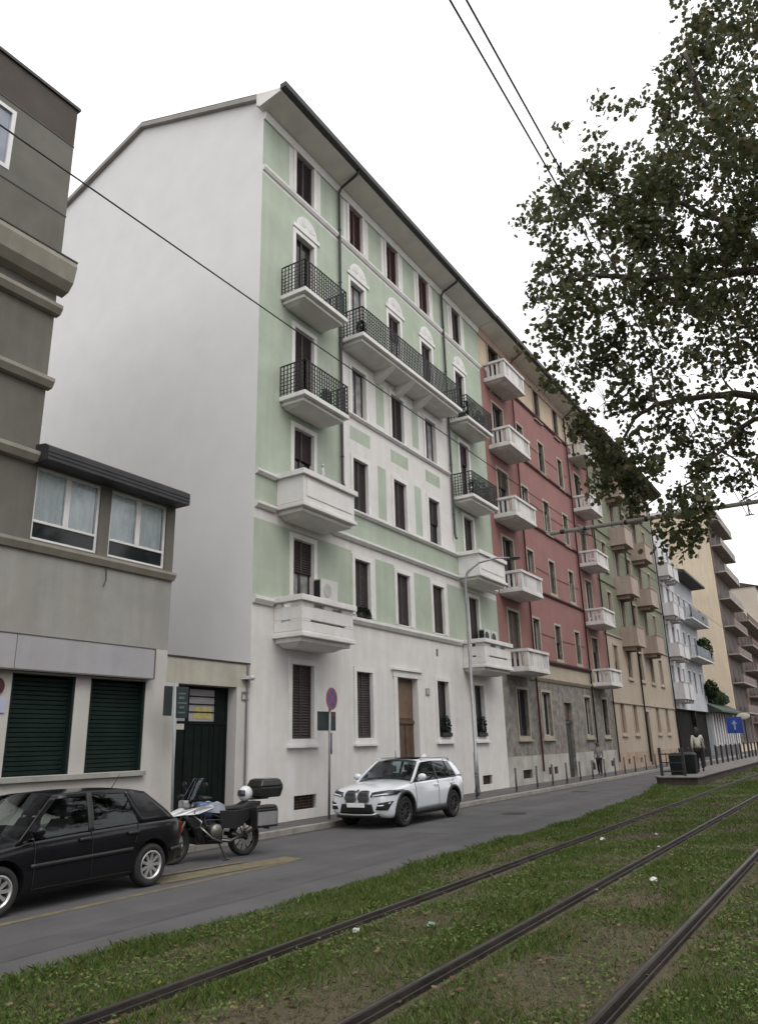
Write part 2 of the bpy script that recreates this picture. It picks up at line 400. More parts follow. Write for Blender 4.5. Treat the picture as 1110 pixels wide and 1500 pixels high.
# dark backing rooms so that openings are closed
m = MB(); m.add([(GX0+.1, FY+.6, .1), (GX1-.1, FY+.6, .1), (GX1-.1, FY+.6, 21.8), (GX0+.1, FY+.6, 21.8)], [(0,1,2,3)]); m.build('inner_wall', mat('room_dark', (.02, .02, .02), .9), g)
for (a, b2, c, d, k, sh) in wins:
    top = d > 20; gr = d < 5
    if k == 'curt': window(g, a, b2, c, d, FY, 'glass', .14, False, pane=CURT)
    else: window(g, a, b2, c, d, FY, k, .15, gr, shut=sh, pane=(CURT if k == 'half' and random.random() < .3 else PANE), frac=1 if k == 'shut' else random.choice([.35, .55, .8]) )
# roof, eaves, gutter
m = MB(); m.prismx([(12.22, 22.14), (19.1, 24.5), (25.4, 22.15), (25.4, 22.0), (19.1, 24.33), (12.22, 21.99)], GX0-.12, GX1+.02)
rf = m.build('roof', ROOF, g)
m = MB(); m.prismx([(FY-.003, 21.78), (12.3, 21.93), (12.3, 22.05), (13.3, 22.35), (13.3, 21.86), (FY-.003, 21.86)], GX0-.26, GX1-.005); m.build('eaves', SOFFIT, g)
m = MB(); m.prismx([(12.08, 21.99), (12.296, 21.99), (12.296, 22.16), (12.06, 22.16)], GX0-.28, GX1-.002); m.build('gutter', GUTTER, g)
m = MB(); m.prismx([(FY-.06, 21.5), (FY+.02, 21.5), (FY+.02, 21.77), (FY-.11, 21.77)], GX0+.003, GX1-.003, 0); m.build('cornice', WHITE2, g)
for pts in ([(12.9, 22.30), (19.1, 24.42), (19.1, 24.24), (12.9, 22.12)], [(19.1, 24.42), (25.35, 22.1), (25.35, 21.93), (19.1, 24.24)]):
    m = MB(); m.prismx(pts, GX0-.16, GX0-.003); m.build('verge', mat('verge_metal', (.24, .225, .21), .6, .1, 2), g)
# horizontal mouldings, split so that balconies butt against them
for z, p, t, spans in ((5.82, .13, .2, ((14.93, 15.72), (18.35, 27.3), (30.15, 31.17))), (8.44, .14, .16, ((14.93, 15.75), (18.5, 27.35), (30.2, 31.17))),
                       (9.38, .13, .13, ((14.93, 15.75), (18.5, 27.35), (30.2, 31.17))), (12.83, .12, .12, ((19.2, 27.05),)),
                       (19.68, .10, .17, ((14.93, 19.0), (19.09, 27.1), (27.19, 31.17)))):
    for xa, xb in spans:
        m = MB(); m.prismx([(FY-p, z), (FY-p, z-t*.45), (FY-p*.45, z-t), (FY+.02, z-t), (FY+.02, z+.02)], xa, xb); m.build('string_course', WHITE2, g)
# stucco arches above the fifth floor doors
for c in (A, B, C, D, E_):
    cx = (c[0]+c[1])/2+.08; m = MB(); n = 14
    poly = [(cx-.72, 18.42), (cx-.72, 18.56)]+[(cx+.55*math.cos(math.pi*(1-i/n)), 18.56+.52*math.sin(math.pi*(1-i/n))) for i in range(n+1)]+[(cx+.72, 18.56), (cx+.72, 18.42)]
    m.prismy(poly[::-1], FY-.05, FY+.02)
    for i in range(1, n, 2):
        t = math.pi*i/n; m.tube([(cx+.12*math.cos(t), FY-.05, 18.62+.1*math.sin(t)), (cx+.44*math.cos(t), FY-.05, 18.6+.41*math.sin(t))], .012, 6)
    m.build('stucco_arch', WHITE2, g)
# downpipes
for x in (19.045, 27.145):
    m = MB(); m.tube([(x, 12.2, 22.0), (x, 12.35, 21.86), (x, 13.0, 21.62), (x, 13.1, 21.45), (x, 13.1, 10.2), (x-.02, 13.06, 10.02), (x-.08, 13.0, 9.96)], .05, 10)
    for z in np.arange(11, 21, 2.2): m.tube([(x, 13.1, z), (x, 13.1, z+.05)], .062, 10)
    m.build('downpipe', PIPE, g, smooth=True)
# entrance door
DW = mat('entrance_door_wood', (.115, .068, .04), .5, .25, 2.5, streak=.15)
m = MB(); a, b2, c, d = DOOR
m.box(a+.01, b2-.01, FY+.18, FY+.22, c, d-.01)
for xa, xb in ((a+.08, (a+b2)/2-.03), ((a+b2)/2+.03, b2-.08)):
    for za, zb in ((c+.2, 1.25), (1.35, 2.55)): m.box(xa+.06, xb-.06, FY+.155, FY+.185, za, zb)
m.box(a+.01, b2-.01, FY+.13, FY+.17, 2.62, 2.72)
ed = m.build('entrance_door', DW, g)
m = MB(); m.box(a+.1, b2-.1, FY+.165, FY+.175, 2.8, d-.15); m.build('transom_panel', mat('transom', (.16, .10, .06), .5, .2, 2), ed)
m = MB(); m.tube([(a+.62, FY+.15, 1.1), (a+.62, FY+.1, 1.12), (a+.62, FY+.1, 1.4), (a+.62, FY+.15, 1.42)], .018, 8); m.build('handle', mat('brass', (.5, .36, .12), .35, .1, 3, metal=1), ed)
m = MB()
for xa, xb in ((a-.22, a-.004), (b2+.004, b2+.22)): m.box(xa, xb, FY-.05, FY+.02, .13, d+.004)
m.box(a-.26, b2+.26, FY-.06, FY+.02, d+.006, d+.22); m.box(a-.34, b2+.34, FY-.12, FY+.02, d+.222, d+.29); m.build('door_surround', WHITE2, g)
for a, b2, c, d in grilles:
    m = MB(); m.box(a, b2, FY+.12, FY+.14, c, d, 0)
    for i in range(1, 5): z = c+(d-c)*i/5; m.box(a, b2, FY+.05, FY+.07, z-.008, z+.008, 1)
    for i in range(1, 8): x = a+(b2-a)*i/8; m.box(x-.008, x+.008, FY+.071, FY+.085, c, d, 1)
    m.build('basement_grille', [mat('void_dark', (.012, .011, .01), .9), mat('rust_iron', (.09, .05, .035), .7, .3, 8)], g)
for a, b2, c, d in vents:
    m = MB(); m.box(a, b2, FY+.05, FY+.07, c, d); m.build('wall_vent', DARK, g)
m = MB(); m.box(24.22, 24.48, FY-.03, FY+.01, 3.6, 3.84, 0); m.box(24.26, 24.44, FY-.035, FY-.029, 3.64, 3.80, 1); m.build('wall_plaque', [mat('plaque_grey', (.22, .22, .22), .5), mat('plaque_face', (.4, .4, .38), .5, .3, 30)], g)
m = MB(); m.box(22.0-.02, 22.0+.12+.05, FY-.02, FY+.01, 1.45, 1.75); m.build('intercom_panel', mat('steel_plate', (.35, .34, .32), .35, .1, 3, metal=.8), g)

def tiers(m, x0, x1, z, p=.97, t=.14):
    m.box(x0, x1, FY-p, FY-.003, z-t, z); m.box(x0+.12, x1-.12, FY-p+.14, FY-.004, z-t-.12, z-t-.002)
    m.frustum((x0+.3, x1-.3, FY-.45, FY-.005), z-t-.18, (x0+.18, x1-.18, FY-p+.22, FY-.005), z-t-.122)
def iron_rail(m, x0, x1, z, p=.93, h=1.0):
    r = .015
    sides = [((x0+.04, FY-.02), (x0+.04, FY-p)), ((x0+.04, FY-p), (x1-.04, FY-p)), ((x1-.04, FY-p), (x1-.04, FY-.02))]
    for (a, b), (c, d) in sides:
        L = math.hypot(c-a, d-b); n = max(2, int(L/.12))
        for i in range(n+1):
            t = i/n; x, y = a+(c-a)*t, b+(d-b)*t; m.box(x-r, x+r, y-r, y+r, z+.001, z+h)
        for k, q in enumerate((.10, .22, .34, .46, .58, .70, .85)):
            m.tube([(a, b, z+h*q), (c, d, z+h*q)], .012, 5)
        m.tube([(a, b, z+h), (c, d, z+h)], .024, 6)
IRON = mat('balcony_iron', (.016, .016, .017), .5, .2, 6)
def iron_balcony(par, x0, x1, z, brackets=()):
    m = MB(); tiers(m, x0, x1, z)
    for bx in brackets: m.prismx([(FY-.8, z-.262), (FY-.005, z-.262), (FY-.005, z-.75), (FY-.25, z-.62)], bx-.14, bx+.14)
    b = m.build('balcony', WHITE2, par, bevel=.012)
    m = MB(); iron_rail(m, x0, x1, z); m.build('railing', IRON, b); return b
iron_balcony(g, 15.9, 18.2, 15.42); iron_balcony(g, 15.9, 18.2, 11.94)
iron_balcony(g, 19.12, 26.75, 15.42, (21.45, 22.9, 24.35))
iron_balcony(g, 27.3, 29.9, 15.35); iron_balcony(g, 27.3, 29.9, 11.84)
def parapet_balcony(par, x0, x1, zt, zb, slots=False, p=1.02):
    m = MB(); y0 = FY-p
    m.box(x0, x1, y0, FY-.003, zb-.11, zb); m.box(x0+.12, x1-.12, y0+.14, FY-.004, zb-.23, zb-.112)
    m.frustum((x0+.4, x1-.4, FY-.5, FY-.005), zb-.33, (x0+.22, x1-.22, y0+.26, FY-.005), zb-.232)
    m.box(x0+.07, x1-.07, y0+.05, FY-.004, zb+.002, zb+.05)
    b = m.build('balcony', WHITE2, par, bevel=.012)
    m = MB(); t = .12; a, c = x0+.06, x1-.06; f = y0+.06
    def ring(za, zc, gaps=None):
        if gaps is None:
            m.box(a, c, f, f+t, za, zc); m.box(a, a+t, f+t+.001, FY-.004, za, zc); m.box(c-t, c, f+t+.001, FY-.004, za, zc)
        else:
            for g0, g1 in gaps: m.box(a+(c-a)*g0, a+(c-a)*g1, f, f+t, za, zc)
            m.box(a, a+t, f+t+.001, f+.4, za, zc); m.box(c-t, c, f+t+.001, f+.4, za, zc); m.box(a, a+t, FY-.25, FY-.004, za, zc); m.box(c-t, c, FY-.25, FY-.004, za, zc)
    if slots:
        ring(zb+.051, zb+.30); ring(zb+.301, zb+.36, ((0, .16), (.84, 1))); ring(zb+.361, zt-.29)
        ring(zt-.289, zt-.16, ((0, .22), (.42, .58), (.78, 1)))
        m.box(a+.3, c-.3, f+t+.02, f+t+.05, zb+.06, zt-.17)
    else:
        ring(zb+.051, zt-.16)
        m.box(a+.15, c-.15, f-.018, f-.002, zb+.2, zt-.3)
    m.box(x0-.03, x1+.03, y0-.03, f+t+.05, zt-.158, zt); m.box(x0-.03, a+t+.05, f+t+.051, FY-.005, zt-.158, zt); m.box(c-t-.05, x1+.03, f+t+.051, FY-.005, zt-.158, zt)
    m.build('parapet', WHITE2, b, bevel=.012); return b
parapet_balcony(g, 15.8, 18.46, 9.45, 8.48); parapet_balcony(g, 15.76, 18.3, 5.86, 4.86, True)
parapet_balcony(g, 27.4, 30.15, 9.45, 8.48); parapet_balcony(g, 27.38, 30.1, 5.86, 4.86, True)

# ------------------------------------------------------------------ pink house
PINK = mat('pink_plaster', (.255, .122, .114), .9, .06, .6, .2, 90, streak=.06)
CREAM = mat('cream_plaster', (.50, .40, .295), .9, .07, .6, .2, 90, streak=.04)
STONE = mat('rough_grey_stone', (.235, .215, .196), .95, .32, 2.6, 1.0, 14, streak=.08)
PLINTH = mat('grey_plinth', (.44, .42, .39), .9, .16, 1.2, .2, 60, streak=.15)
BEIGE = mat('beige_band', (.40, .345, .27), .9, .1, 1, .2, 60, streak=.08)
STAR = mat('window_stone_frame', (.34, .295, .235), .85, .1, 2)
BALW = mat('white_balustrade', (.62, .60, .59), .85, .08, 1.5, .1, 60, streak=.1)
DTRIM = mat('dark_ledge', (.10, .045, .045), .8, .2, 2)
PX0, PX1 = 31.2, 47.95
p = thing('apartment_building', 'pink apartment house with cream top floor and white balustrade balconies', 'building', (39.5, FY, 0))
cols = [('bal', 32.35, 33.65), ('small', 35.5, 36.35), ('win', 38.65, 39.5), ('win', 41.9, 42.7), ('bal', 45.0, 46.2)]
random.seed(12)
wins = []
for k in range(1, 6):
    top = FL[k]
    for t, a, b2 in cols:
        if t == 'bal': wins.append((a, b2, top-2.75, top, 'half' if k in (1, 3) else 'door', 0))
        elif t == 'small': wins.append((a, b2, top-(.75 if k != 1 else 1.5) - (.35 if k == 2 else 0), top, 'glass', 0))
        else: wins.append((a, b2, top-1.75, top, 'half' if random.random() < .5 else 'shut', 1))
for a, b2 in ((32.7, 33.95), (35.8, 37.0), (42.4, 43.45), (45.75, 46.75)): wins.append((a, b2, 2.17, 4.2, 'glass', 1))
PD = (39.0, 40.15, .13, 3.8)
pgr = [(32.8, 33.85, .38, .74), (36.0, 36.55, .42, .74), (36.75, 37.25, .42, .74), (46.4, 46.9, .42, .74)]
ops = [q[:4] for q in wins]+[PD]+pgr
zones = [(PX0, PX1, 0, 1.32, 1), (PX0, PX1, 4.85, 5.76, 2), (PX0, PX1, 5.76, 19.78, 3), (PX0, PX1, 19.78, 21.9, 4)]
wl = MB(); facade(wl, PX0, PX1, 0, 21.85, FY, ops, zones, 0)
for X, rev in ((PX0, 0), (PX1, 1)):
    f = tuple(range(5)); wl.add([(X, y, z) for y, z in ((FY, 0), (FY, 21.85), (19.1, 24.2), (25, 22), (25, 0))], [f[::-1] if rev else f], 4)
wl.build('wall', [STONE, PLINTH, BEIGE, PINK, CREAM], p)
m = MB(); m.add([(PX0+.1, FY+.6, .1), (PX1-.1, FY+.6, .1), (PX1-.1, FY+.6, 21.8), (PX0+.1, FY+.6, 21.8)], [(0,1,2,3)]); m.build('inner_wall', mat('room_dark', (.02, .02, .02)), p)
for a, b2, c, d, k, s in wins:
    window(p, a, b2, c, d, FY, k, .12, bool(s), smat=STAR, fmat=(FRAMED if random.random() < .6 else mat('pale_frame', (.45, .44, .42), .5)), frac=1 if k == 'shut' else random.choice([.3, .5, .8]), shut=mat('olive_brown_shutter', (.10, .075, .055), .6, .2, 3))
m = MB(); m.box(PD[0]+.01, PD[1]-.01, FY+.16, FY+.2, PD[2], 2.75); m.box(PD[0]+.1, (PD[0]+PD[1])/2-.04, FY+.13, FY+.155, .5, 2.5); m.box((PD[0]+PD[1])/2+.04, PD[1]-.1, FY+.13, FY+.155, .5, 2.5)
m.box(PD[0]+.01, PD[1]-.01, FY+.1, FY+.18, 2.76, 2.9)
d_ = m.build('entrance_door', mat('old_green_door', (.045, .045, .035), .6, .25, 3), p)
m = MB(); m.box(PD[0]+.05, PD[1]-.05, FY+.165, FY+.175, 2.95, 3.75); m.build('transom_panel', mat('reddish_transom', (.09, .04, .03), .5), d_)
for a, b2, c, d in pgr:
    m = MB(); m.box(a, b2, FY+.1, FY+.12, c, d, 0)
    for i in range(1, 6): x = a+(b2-a)*i/6; m.box(x-.01, x+.01, FY+.04, FY+.06, c, d, 1)
    m.build('basement_grille', [mat('void_dark', (.012, .011, .01)), mat('rust_iron', (.09, .05, .035))], p)
m = MB(); m.prismx([(12.2, 22.14), (19.1, 24.45), (25.4, 22.15), (25.4, 22.0), (19.1, 24.3), (12.2, 21.99)], PX0+.02, PX1+.3); m.build('roof', ROOF, p)
m = MB(); m.prismx([(FY-.003, 21.76), (12.28, 21.92), (12.28, 22.05), (13.3, 22.3), (13.3, 21.86), (FY-.003, 21.86)], PX0, PX1+.25); m.build('eaves', SOFFIT, p)
m = MB(); m.prismx([(12.06, 21.99), (12.276, 21.99), (12.276, 22.16), (12.04, 22.16)], PX0, PX1+.25); m.build('gutter', GUTTER, p)
m = MB(); m.prismx([(FY-.06, 21.45), (FY+.02, 21.45), (FY+.02, 21.75), (FY-.14, 21.75)], PX0+.003, PX1-.003); m.build('cornice', mat('pinkish_cornice', (.42, .30, .25), .85, .1, 2), p)
for z in (19.78, 16.3, 12.8, 9.28):
    for xa, xb in ((34.4, 44.0), (46.75, PX1-.003)):
        m = MB(); m.prismx([(FY-.12, z), (FY-.12, z-.05), (FY-.05, z-.12), (FY+.02, z-.12), (FY+.02, z)], xa, xb); m.build('string_course', DTRIM, p)
m = MB(); m.prismx([(FY-.16, 5.8), (FY-.16, 5.72), (FY-.06, 5.6), (FY+.02, 5.6), (FY+.02, 5.8)], 34.4, 44.0); m.build('string_course', DTRIM, p)
m = MB(); m.prismx([(FY-.14, 4.95), (FY-.14, 4.86), (FY-.05, 4.72), (FY+.02, 4.72), (FY+.02, 4.95)], 34.4, 44.0); m.build('string_course', BEIGE, p)
for x, c in ((35.02, mat('pink_downpipe', (.14, .05, .05), .6)), (43.75, PIPE), (47.85, PIPE)):
    m = MB(); m.tube([(x, 12.2, 22), (x, 12.9, 21.6), (x, 13.08, 21.4), (x, 13.08, .6)], .05, 8); m.build('downpipe', c, p, smooth=True)
for z in (7.0, 10.4, 13.9, 17.4):          # cable runs on the plaster
    m = MB(); m.tube([(36.6, FY-.02, z+.1), (40, FY-.02, z), (43.5, FY-.02, z+.04)], .012, 5); m.build('wall_cable', DARK, p)
def balustrade(par, x0, x1, zt, zb, p_=1.12, mt=None):
    mt = mt or BALW; m = MB(); y0 = FY-p_
    m.box(x0, x1, y0, FY-.003, zb, zb+.13); m.frustum((x0+.2, x1-.2, FY-.8, FY-.005), zb-.08, (x0+.06, x1-.06, y0+.06, FY-.005), zb-.002)
    b = m.build('balcony', mt, par, bevel=.01)
    m = MB(); z0, z1 = zb+.131, zt-.12
    m.box(x0+.03, x1-.03, y0+.03, y0+.15, z0, z0+.1); m.box(x0+.03, x0+.15, y0+.151, FY-.004, z0, z0+.1); m.box(x1-.15, x1-.03, y0+.151, FY-.004, z0, z0+.1)
    for x in (x0+.02, x1-.2): m.box(x, x+.18, y0+.02, y0+.2, z0+.101, z1)
    n = max(2, int((x1-x0-.4)/.3))
    xa, xb = x0+.2, x1-.2
    m.box(xa+.45, xb-.45, y0+.05, y0+.13, z0+.101, z1)            # closed middle panel
    for c in (xa+.09, xa+.28): m.box(c, c+.1, y0+.05, y0+.14, z0+.101, z1); m.box(xb-(c-xa)-.1, xb-(c-xa), y0+.05, y0+.14, z0+.101, z1)
    for x in (x0+.04, x1-.13):
        for c in (.36, .60, .84): m.box(x, x+.09, y0+c, y0+c+.1, z0+.101, z1)
    m.box(x0-.02, x1+.02, y0-.02, y0+.19, z1+.001, zt); m.box(x0-.02, x0+.19, y0+.191, FY-.004, z1+.001, zt); m.box(x1-.19, x1+.02, y0+.191, FY-.004, z1+.001, zt)
    m.build('balustrade', mt, b); return b
for zt, zb in ((19.98, 18.98), (16.42, 15.42), (12.88, 11.92), (9.36, 8.38), (5.84, 4.86)):
    balustrade(p, 31.6, 34.25, zt, zb); balustrade(p, 44.3, 46.7, zt, zb)

# ------------------------------------------------------------------ ochre and olive house
OCH = mat('ochre_plaster', (.39, .325, .26), .9, .07, .6, .2, 80, streak=.06)
OLV = mat('olive_plaster', (.18, .186, .13), .9, .07, .6, .2, 80, streak=.06)
SALM = mat('salmon_parapet', (.37, .295, .25), .9, .08, 1, .1, 60, streak=.12)
OX0, OX1 = 48.0, 66.0
o_ = thing('apartment_building', 'olive green apartment house with ochre lower floors and salmon balconies', 'building', (57, FY, 0))
wins = []
oc = [(49.65, 50.6), (52.8, 53.75), (56.15, 57.1), (59.3, 60.25), (62.4, 63.3)]
for k in range(6):
    for i, (a, b2) in enumerate(oc):
        if k == 0 and i == 2: continue
        bal = i in (1, 3) and k > 1
        wins.append((a, b2, FL[k]-(2.7 if bal else 1.85), FL[k], random.choice(['shut', 'half', 'glass']) if k else 'shut', bal))
OD = (56.1, 57.15, .13, 3.7)
pgr = [(50.2, 50.8, .4, .72), (53.2, 53.8, .4, .72)]
wl = MB(); facade(wl, OX0, OX1, 0, 22.0, FY, [q[:4] for q in wins]+[OD]+pgr, [(OX0, OX1, 8.4, 22, 1), (OX0, OX1, 0, 1.1, 2)], 0)
for X, rev in ((OX0, 0), (OX1, 1)):
    f = tuple(range(4)); wl.add([(X, y, z) for y, z in ((FY, 0), (FY, 22), (25, 22), (25, 0))], [f[::-1] if rev else f], 1)
wl.build('wall', [OCH, OLV, mat('ochre_plinth', (.36, .26, .19), .9, .15, 1)], o_)
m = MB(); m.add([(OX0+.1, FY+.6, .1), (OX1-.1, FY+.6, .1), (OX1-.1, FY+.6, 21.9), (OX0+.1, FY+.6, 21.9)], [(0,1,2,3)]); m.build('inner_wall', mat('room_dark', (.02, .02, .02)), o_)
for a, b2, c, d, k, bal in wins:
    window(o_, a, b2, c, d, FY, k, .13, not bal, smat=(OCH if d < 8.3 else STAR), detail=False, shut=mat('ochre_shutter', (.17, .11, .07), .6, .2, 3) if d < 8.3 else BROWN, frac=1 if k == 'shut' else .55)
m = MB(); m.box(OD[0], OD[1], FY+.15, FY+.2, OD[2], OD[3]); m.build('entrance_door', mat('dark_brown_door', (.05, .03, .02), .5), o_)
for a, b2, c, d in pgr: m = MB(); m.box(a, b2, FY+.1, FY+.12, c, d); m.build('basement_grille', mat('rust_iron', (.09, .05, .035)), o_)
for z, mt in ((4.18, OCH), (8.42, OCH), (11.9, OLV), (15.4, OLV), (18.9, OLV)):
    for xa, xb in ((OX0+.003, 51.9), (54.2, 57.6), (60.1, OX1-.003)) if z > 5 else ((OX0+.003, OX1-.003),):
        m = MB(); m.prismx([(FY-.09, z), (FY-.09, z-.08), (FY+.02, z-.14), (FY+.02, z)], xa, xb); m.build('string_course', mt, o_)
EAVE = mat('brown_eaves', (.085, .06, .042), .85, .3, 2.5)
m = MB(); m.prismx([(11.9, 22.05), (FY, 22.3), (FY, 22.02), (11.9, 21.92)], OX0+.3, OX1); m.build('eaves', EAVE, o_)
m = MB()
for x in np.arange(OX0+.5, OX1-.2, .55): m.box(x, x+.12, 11.95, FY-.005, 21.80, 21.93)
m.build('rafters', EAVE, o_)
m = MB(); m.prismx([(11.8, 22.06), (14.6, 23.6), (14.6, 25.4), (19.5, 26.6), (25.2, 24), (25.2, 22.01), (FY, 22.31)], OX0+.02, OX1+.01); m.build('roof', mat('attic_roof', (.20, .165, .13), .85, .25, 2), o_)
def solid_balcony(par, x0, x1, zt, zb, mt, p_=1.1, name='parapet'):
    m = MB(); m.box(x0, x1, FY-p_, FY-.003, zb, zb+.12); m.box(x0+.3, x0+.5, FY-.8, FY-.004, zb-.25, zb-.002); m.box(x1-.5, x1-.3, FY-.8, FY-.004, zb-.25, zb-.002)
    b = m.build('balcony', mt, par)
    m = MB(); m.box(x0+.02, x1-.02, FY-p_+.02, FY-p_+.14, zb+.121, zt); m.box(x0+.02, x0+.14, FY-p_+.141, FY-.004, zb+.121, zt); m.box(x1-.14, x1-.02, FY-p_+.141, FY-.004, zb+.121, zt)
    m.box(x0-.02, x1+.02, FY-p_-.02, FY-p_+.17, zt+.001, zt+.06)
    m.build(name, mt, b); return b
for k in range(4):
    zb = 7.85+3.5*k
    solid_balcony(o_, 52.05, 54.1, zb+1.28, zb, SALM); solid_balcony(o_, 57.75, 60.0, zb+1.28, zb, SALM)
for x in (55.55, 65.9):
    m = MB(); m.tube([(x, 12.0, 21.95), (x, 13.0, 21.5), (x, 13.08, 21.3), (x, 13.08, .4)], .06, 8); m.build('downpipe', PIPE, o_, smooth=True)

# ------------------------------------------------------------------ white and grey house with an overhang
WG = mat('pale_grey_plaster', (.56, .55, .57), .9, .07, .6, .1, 60, streak=.1)
wb = thing('apartment_building', 'narrow white apartment house with stacked white balconies over a dark ground floor', 'building', (69.4, FY, 0))
wins = []; wc = [(67.0, 67.9), (69.4, 70.3), (71.6, 72.3)]
fl = [7.7, 11.2, 14.6, 18.0]
for z in fl:
    for i, (a, b2) in enumerate(wc): wins.append((a, b2, z-(2.5 if i < 2 else 1.6), z))
wl = MB(); facade(wl, 66.05, 72.9, 4.2, 19.6, FY, wins, (), 0)
wl.add([(66.05, FY, 4.2), (72.9, FY, 4.2), (72.9, 24, 4.2), (66.05, 24, 4.2)], [(3,2,1,0)]); wl.add([(66.05, FY, 19.6), (72.9, FY, 19.6), (72.9, 24, 19.6), (66.05, 24, 19.6)], [(0,1,2,3)])
wl.add([(66.05, FY, 4.2), (66.05, FY, 19.6), (66.05, 24, 19.6), (66.05, 24, 4.2)], [(0,1,2,3)]); wl.add([(72.9, FY, 4.2), (72.9, FY, 19.6), (72.9, 24, 19.6), (72.9, 24, 4.2)], [(3,2,1,0)])
wl.build('wall', WG, wb)
m = MB(); m.box(66.06, 81.9, FY+.35, FY+.6, .1, 4.19); m.box(66.06, 66.4, FY+.05, FY+.34, .1, 4.19); m.box(74.6, 75.2, FY+.02, FY+.34, .1, 4.19); m.build('shop_front', mat('dark_shop_front', (.022, .021, .020), .85, .3, 2, spec=.05), wb)
for a, b2, c, d in wins: window(wb, a, b2, c, d, FY, 'glass', 0, False, pane=PFAR, fmat=mat('blue_grey_frame', (.12, .14, .17), .5), detail=False)
for z in fl[1:]:
    for xa, xb in ((66.5, 68.3), (68.9, 70.7)): solid_balcony(wb, xa, xb, z-1.75, z-2.85, WG, .95)
for xa, xb in ((66.5, 68.3), (68.9, 70.7)): solid_balcony(wb, xa, xb, 8.95-3.2+.5, 4.9, WG, .9)
# ------------------------------------------------------------------ blue house
BLU = mat('pale_blue_plaster', (.43, .45, .495), .9, .07, .6, .1, 60, streak=.08)
bb = thing('apartment_building', 'pale blue apartment house with dark eaves and planted balconies', 'building', (77.5, FY, 0))
wins = []
for z in (7.7, 11.2, 14.6):
    for a in (73.9, 76.3, 79.2): wins.append((a, a+1.0, z-1.9, z))
wl = MB(); facade(wl, 72.92, 82.0, 4.2, 16.3, FY, wins, (), 0)
wl.add([(82, FY, 0), (82, FY, 16.3), (82, 24, 16.3), (82, 24, 0)], [(3,2,1,0)]); wl.add([(72.92, FY, 4.2), (82, FY, 4.2), (82, 24, 4.2), (72.92, 24, 4.2)], [(3,2,1,0)])
wl.build('wall', BLU, bb)
for a, b2, c, d in wins: window(bb, a, b2, c, d, FY, 'glass', .12, False, pane=PFAR, detail=False, fmat=mat('blue_grey_frame', (.12, .14, .17)))
m = MB(); m.prismx([(11.9, 16.35), (11.9, 16.55), (18, 18.2), (24, 17), (24, 16.31), (FY, 16.31)], 71.9, 82.3); m.build('roof', mat('slate_roof', (.03, .03, .034), .7, .2, 3), bb)
for z in (12.25, 8.75):
    m = MB(); m.box(73.2, 81.9, FY-1.2, FY-.003, z, z+.14); b = m.build('balcony', WG, bb)
    m = MB(); iron_rail(m, 73.25, 81.85, z+.14, 1.15, .95); m.build('railing', mat('grey_railing', (.25, .27, .3), .5), b)
# ------------------------------------------------------------------ cream tower
CRT = mat('cream_tower_plaster', (.56, .47, .36), .9, .06, .3, .1, 50, streak=.07)
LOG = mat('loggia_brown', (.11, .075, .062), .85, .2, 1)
ct = thing('apartment_building', 'tall cream apartment tower with a blank side wall and stacked brown loggias', 'building', (106, FY, 0))
m = MB(); m.box(100, 114, FY, 34, 0, 29.8); m.build('wall', CRT, ct)
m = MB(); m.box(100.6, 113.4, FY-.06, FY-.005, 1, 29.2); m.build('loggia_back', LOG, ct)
m = MB(); m.box(99.8, 114.2, FY-.9, 34.2, 29.804, 30.2); m.build('roof', WG, ct)
for z in (1.2, 4.7, 8.1, 11.5, 14.9, 18.3, 21.7, 25.1):
    m = MB(); m.box(101.2, 113.5, FY-1.3, FY-.062, z+3.2, z+3.38); b = m.build('balcony', mat('balcony_concrete', (.3, .26, .24), .85, .2, 1), ct)
    m = MB(); m.box(101.2, 113.5, FY-1.3, FY-1.22, z+3.382, z+4.25); m.build('parapet', mat('brown_parapet', (.16, .12, .105), .8, .2, 2) if z < 12 else mat('grey_brown_parapet', (.27, .24, .22), .8, .2, 2), b)
    for a in (103, 107.2, 111): m = MB(); m.box(a, a+1.6, FY-.075, FY-.061, z+.2, z+2.5); m.build('window', PFAR, ct)
# ------------------------------------------------------------------ brown balcony block and the last tan house
bw = thing('apartment_building', 'dark reddish brown block with long balconies beyond the cream tower', 'building', (130, FY, 0))
BRB = mat('brown_brick', (.12, .07, .058), .9, .25, 1.5)
m = MB(); m.box(114.02, 149, FY, 30, 0, 19.5); m.build('wall', BRB, bw)
for z in (3.4, 6.8, 10.2, 13.6, 17):
    m = MB(); m.box(115, 148, FY-1.5, FY-.003, z, z+.2); b = m.build('balcony', mat('balcony_concrete', (.3, .26, .24), .85, .2, 1), bw)
    m = MB(); m.box(115, 148, FY-1.5, FY-1.42, z+.202, z+1.1); m.build('parapet', BRB, b)
    for a in range(117, 147, 4): m = MB(); m.box(a, a+1.6, FY-.03, FY-.002, z+.4, z+2.6); m.build('window', PFAR, bw)
lt = thing('apartment_building', 'farthest tan apartment house closing the street at the right edge', 'building', (155, FY, 0))
m = MB(); m.box(149.02, 172, FY, 36, 0, 27.5); m.build('wall', mat('tan_plaster', (.47, .42, .35), .9, .06, .3), lt)
m = MB(); m.prismx([(FY-.6, 27.5), (24, 31), (36.5, 27.5)], 148.8, 172.2); m.build('roof', ROOF, lt)
for z in (5, 8.5, 12, 15.5, 19, 22.5):
    for a in range(152, 171, 4): m = MB(); m.box(a, a+1.4, FY-.02, FY-.002, z, z+2); m.build('window', PFAR, lt)

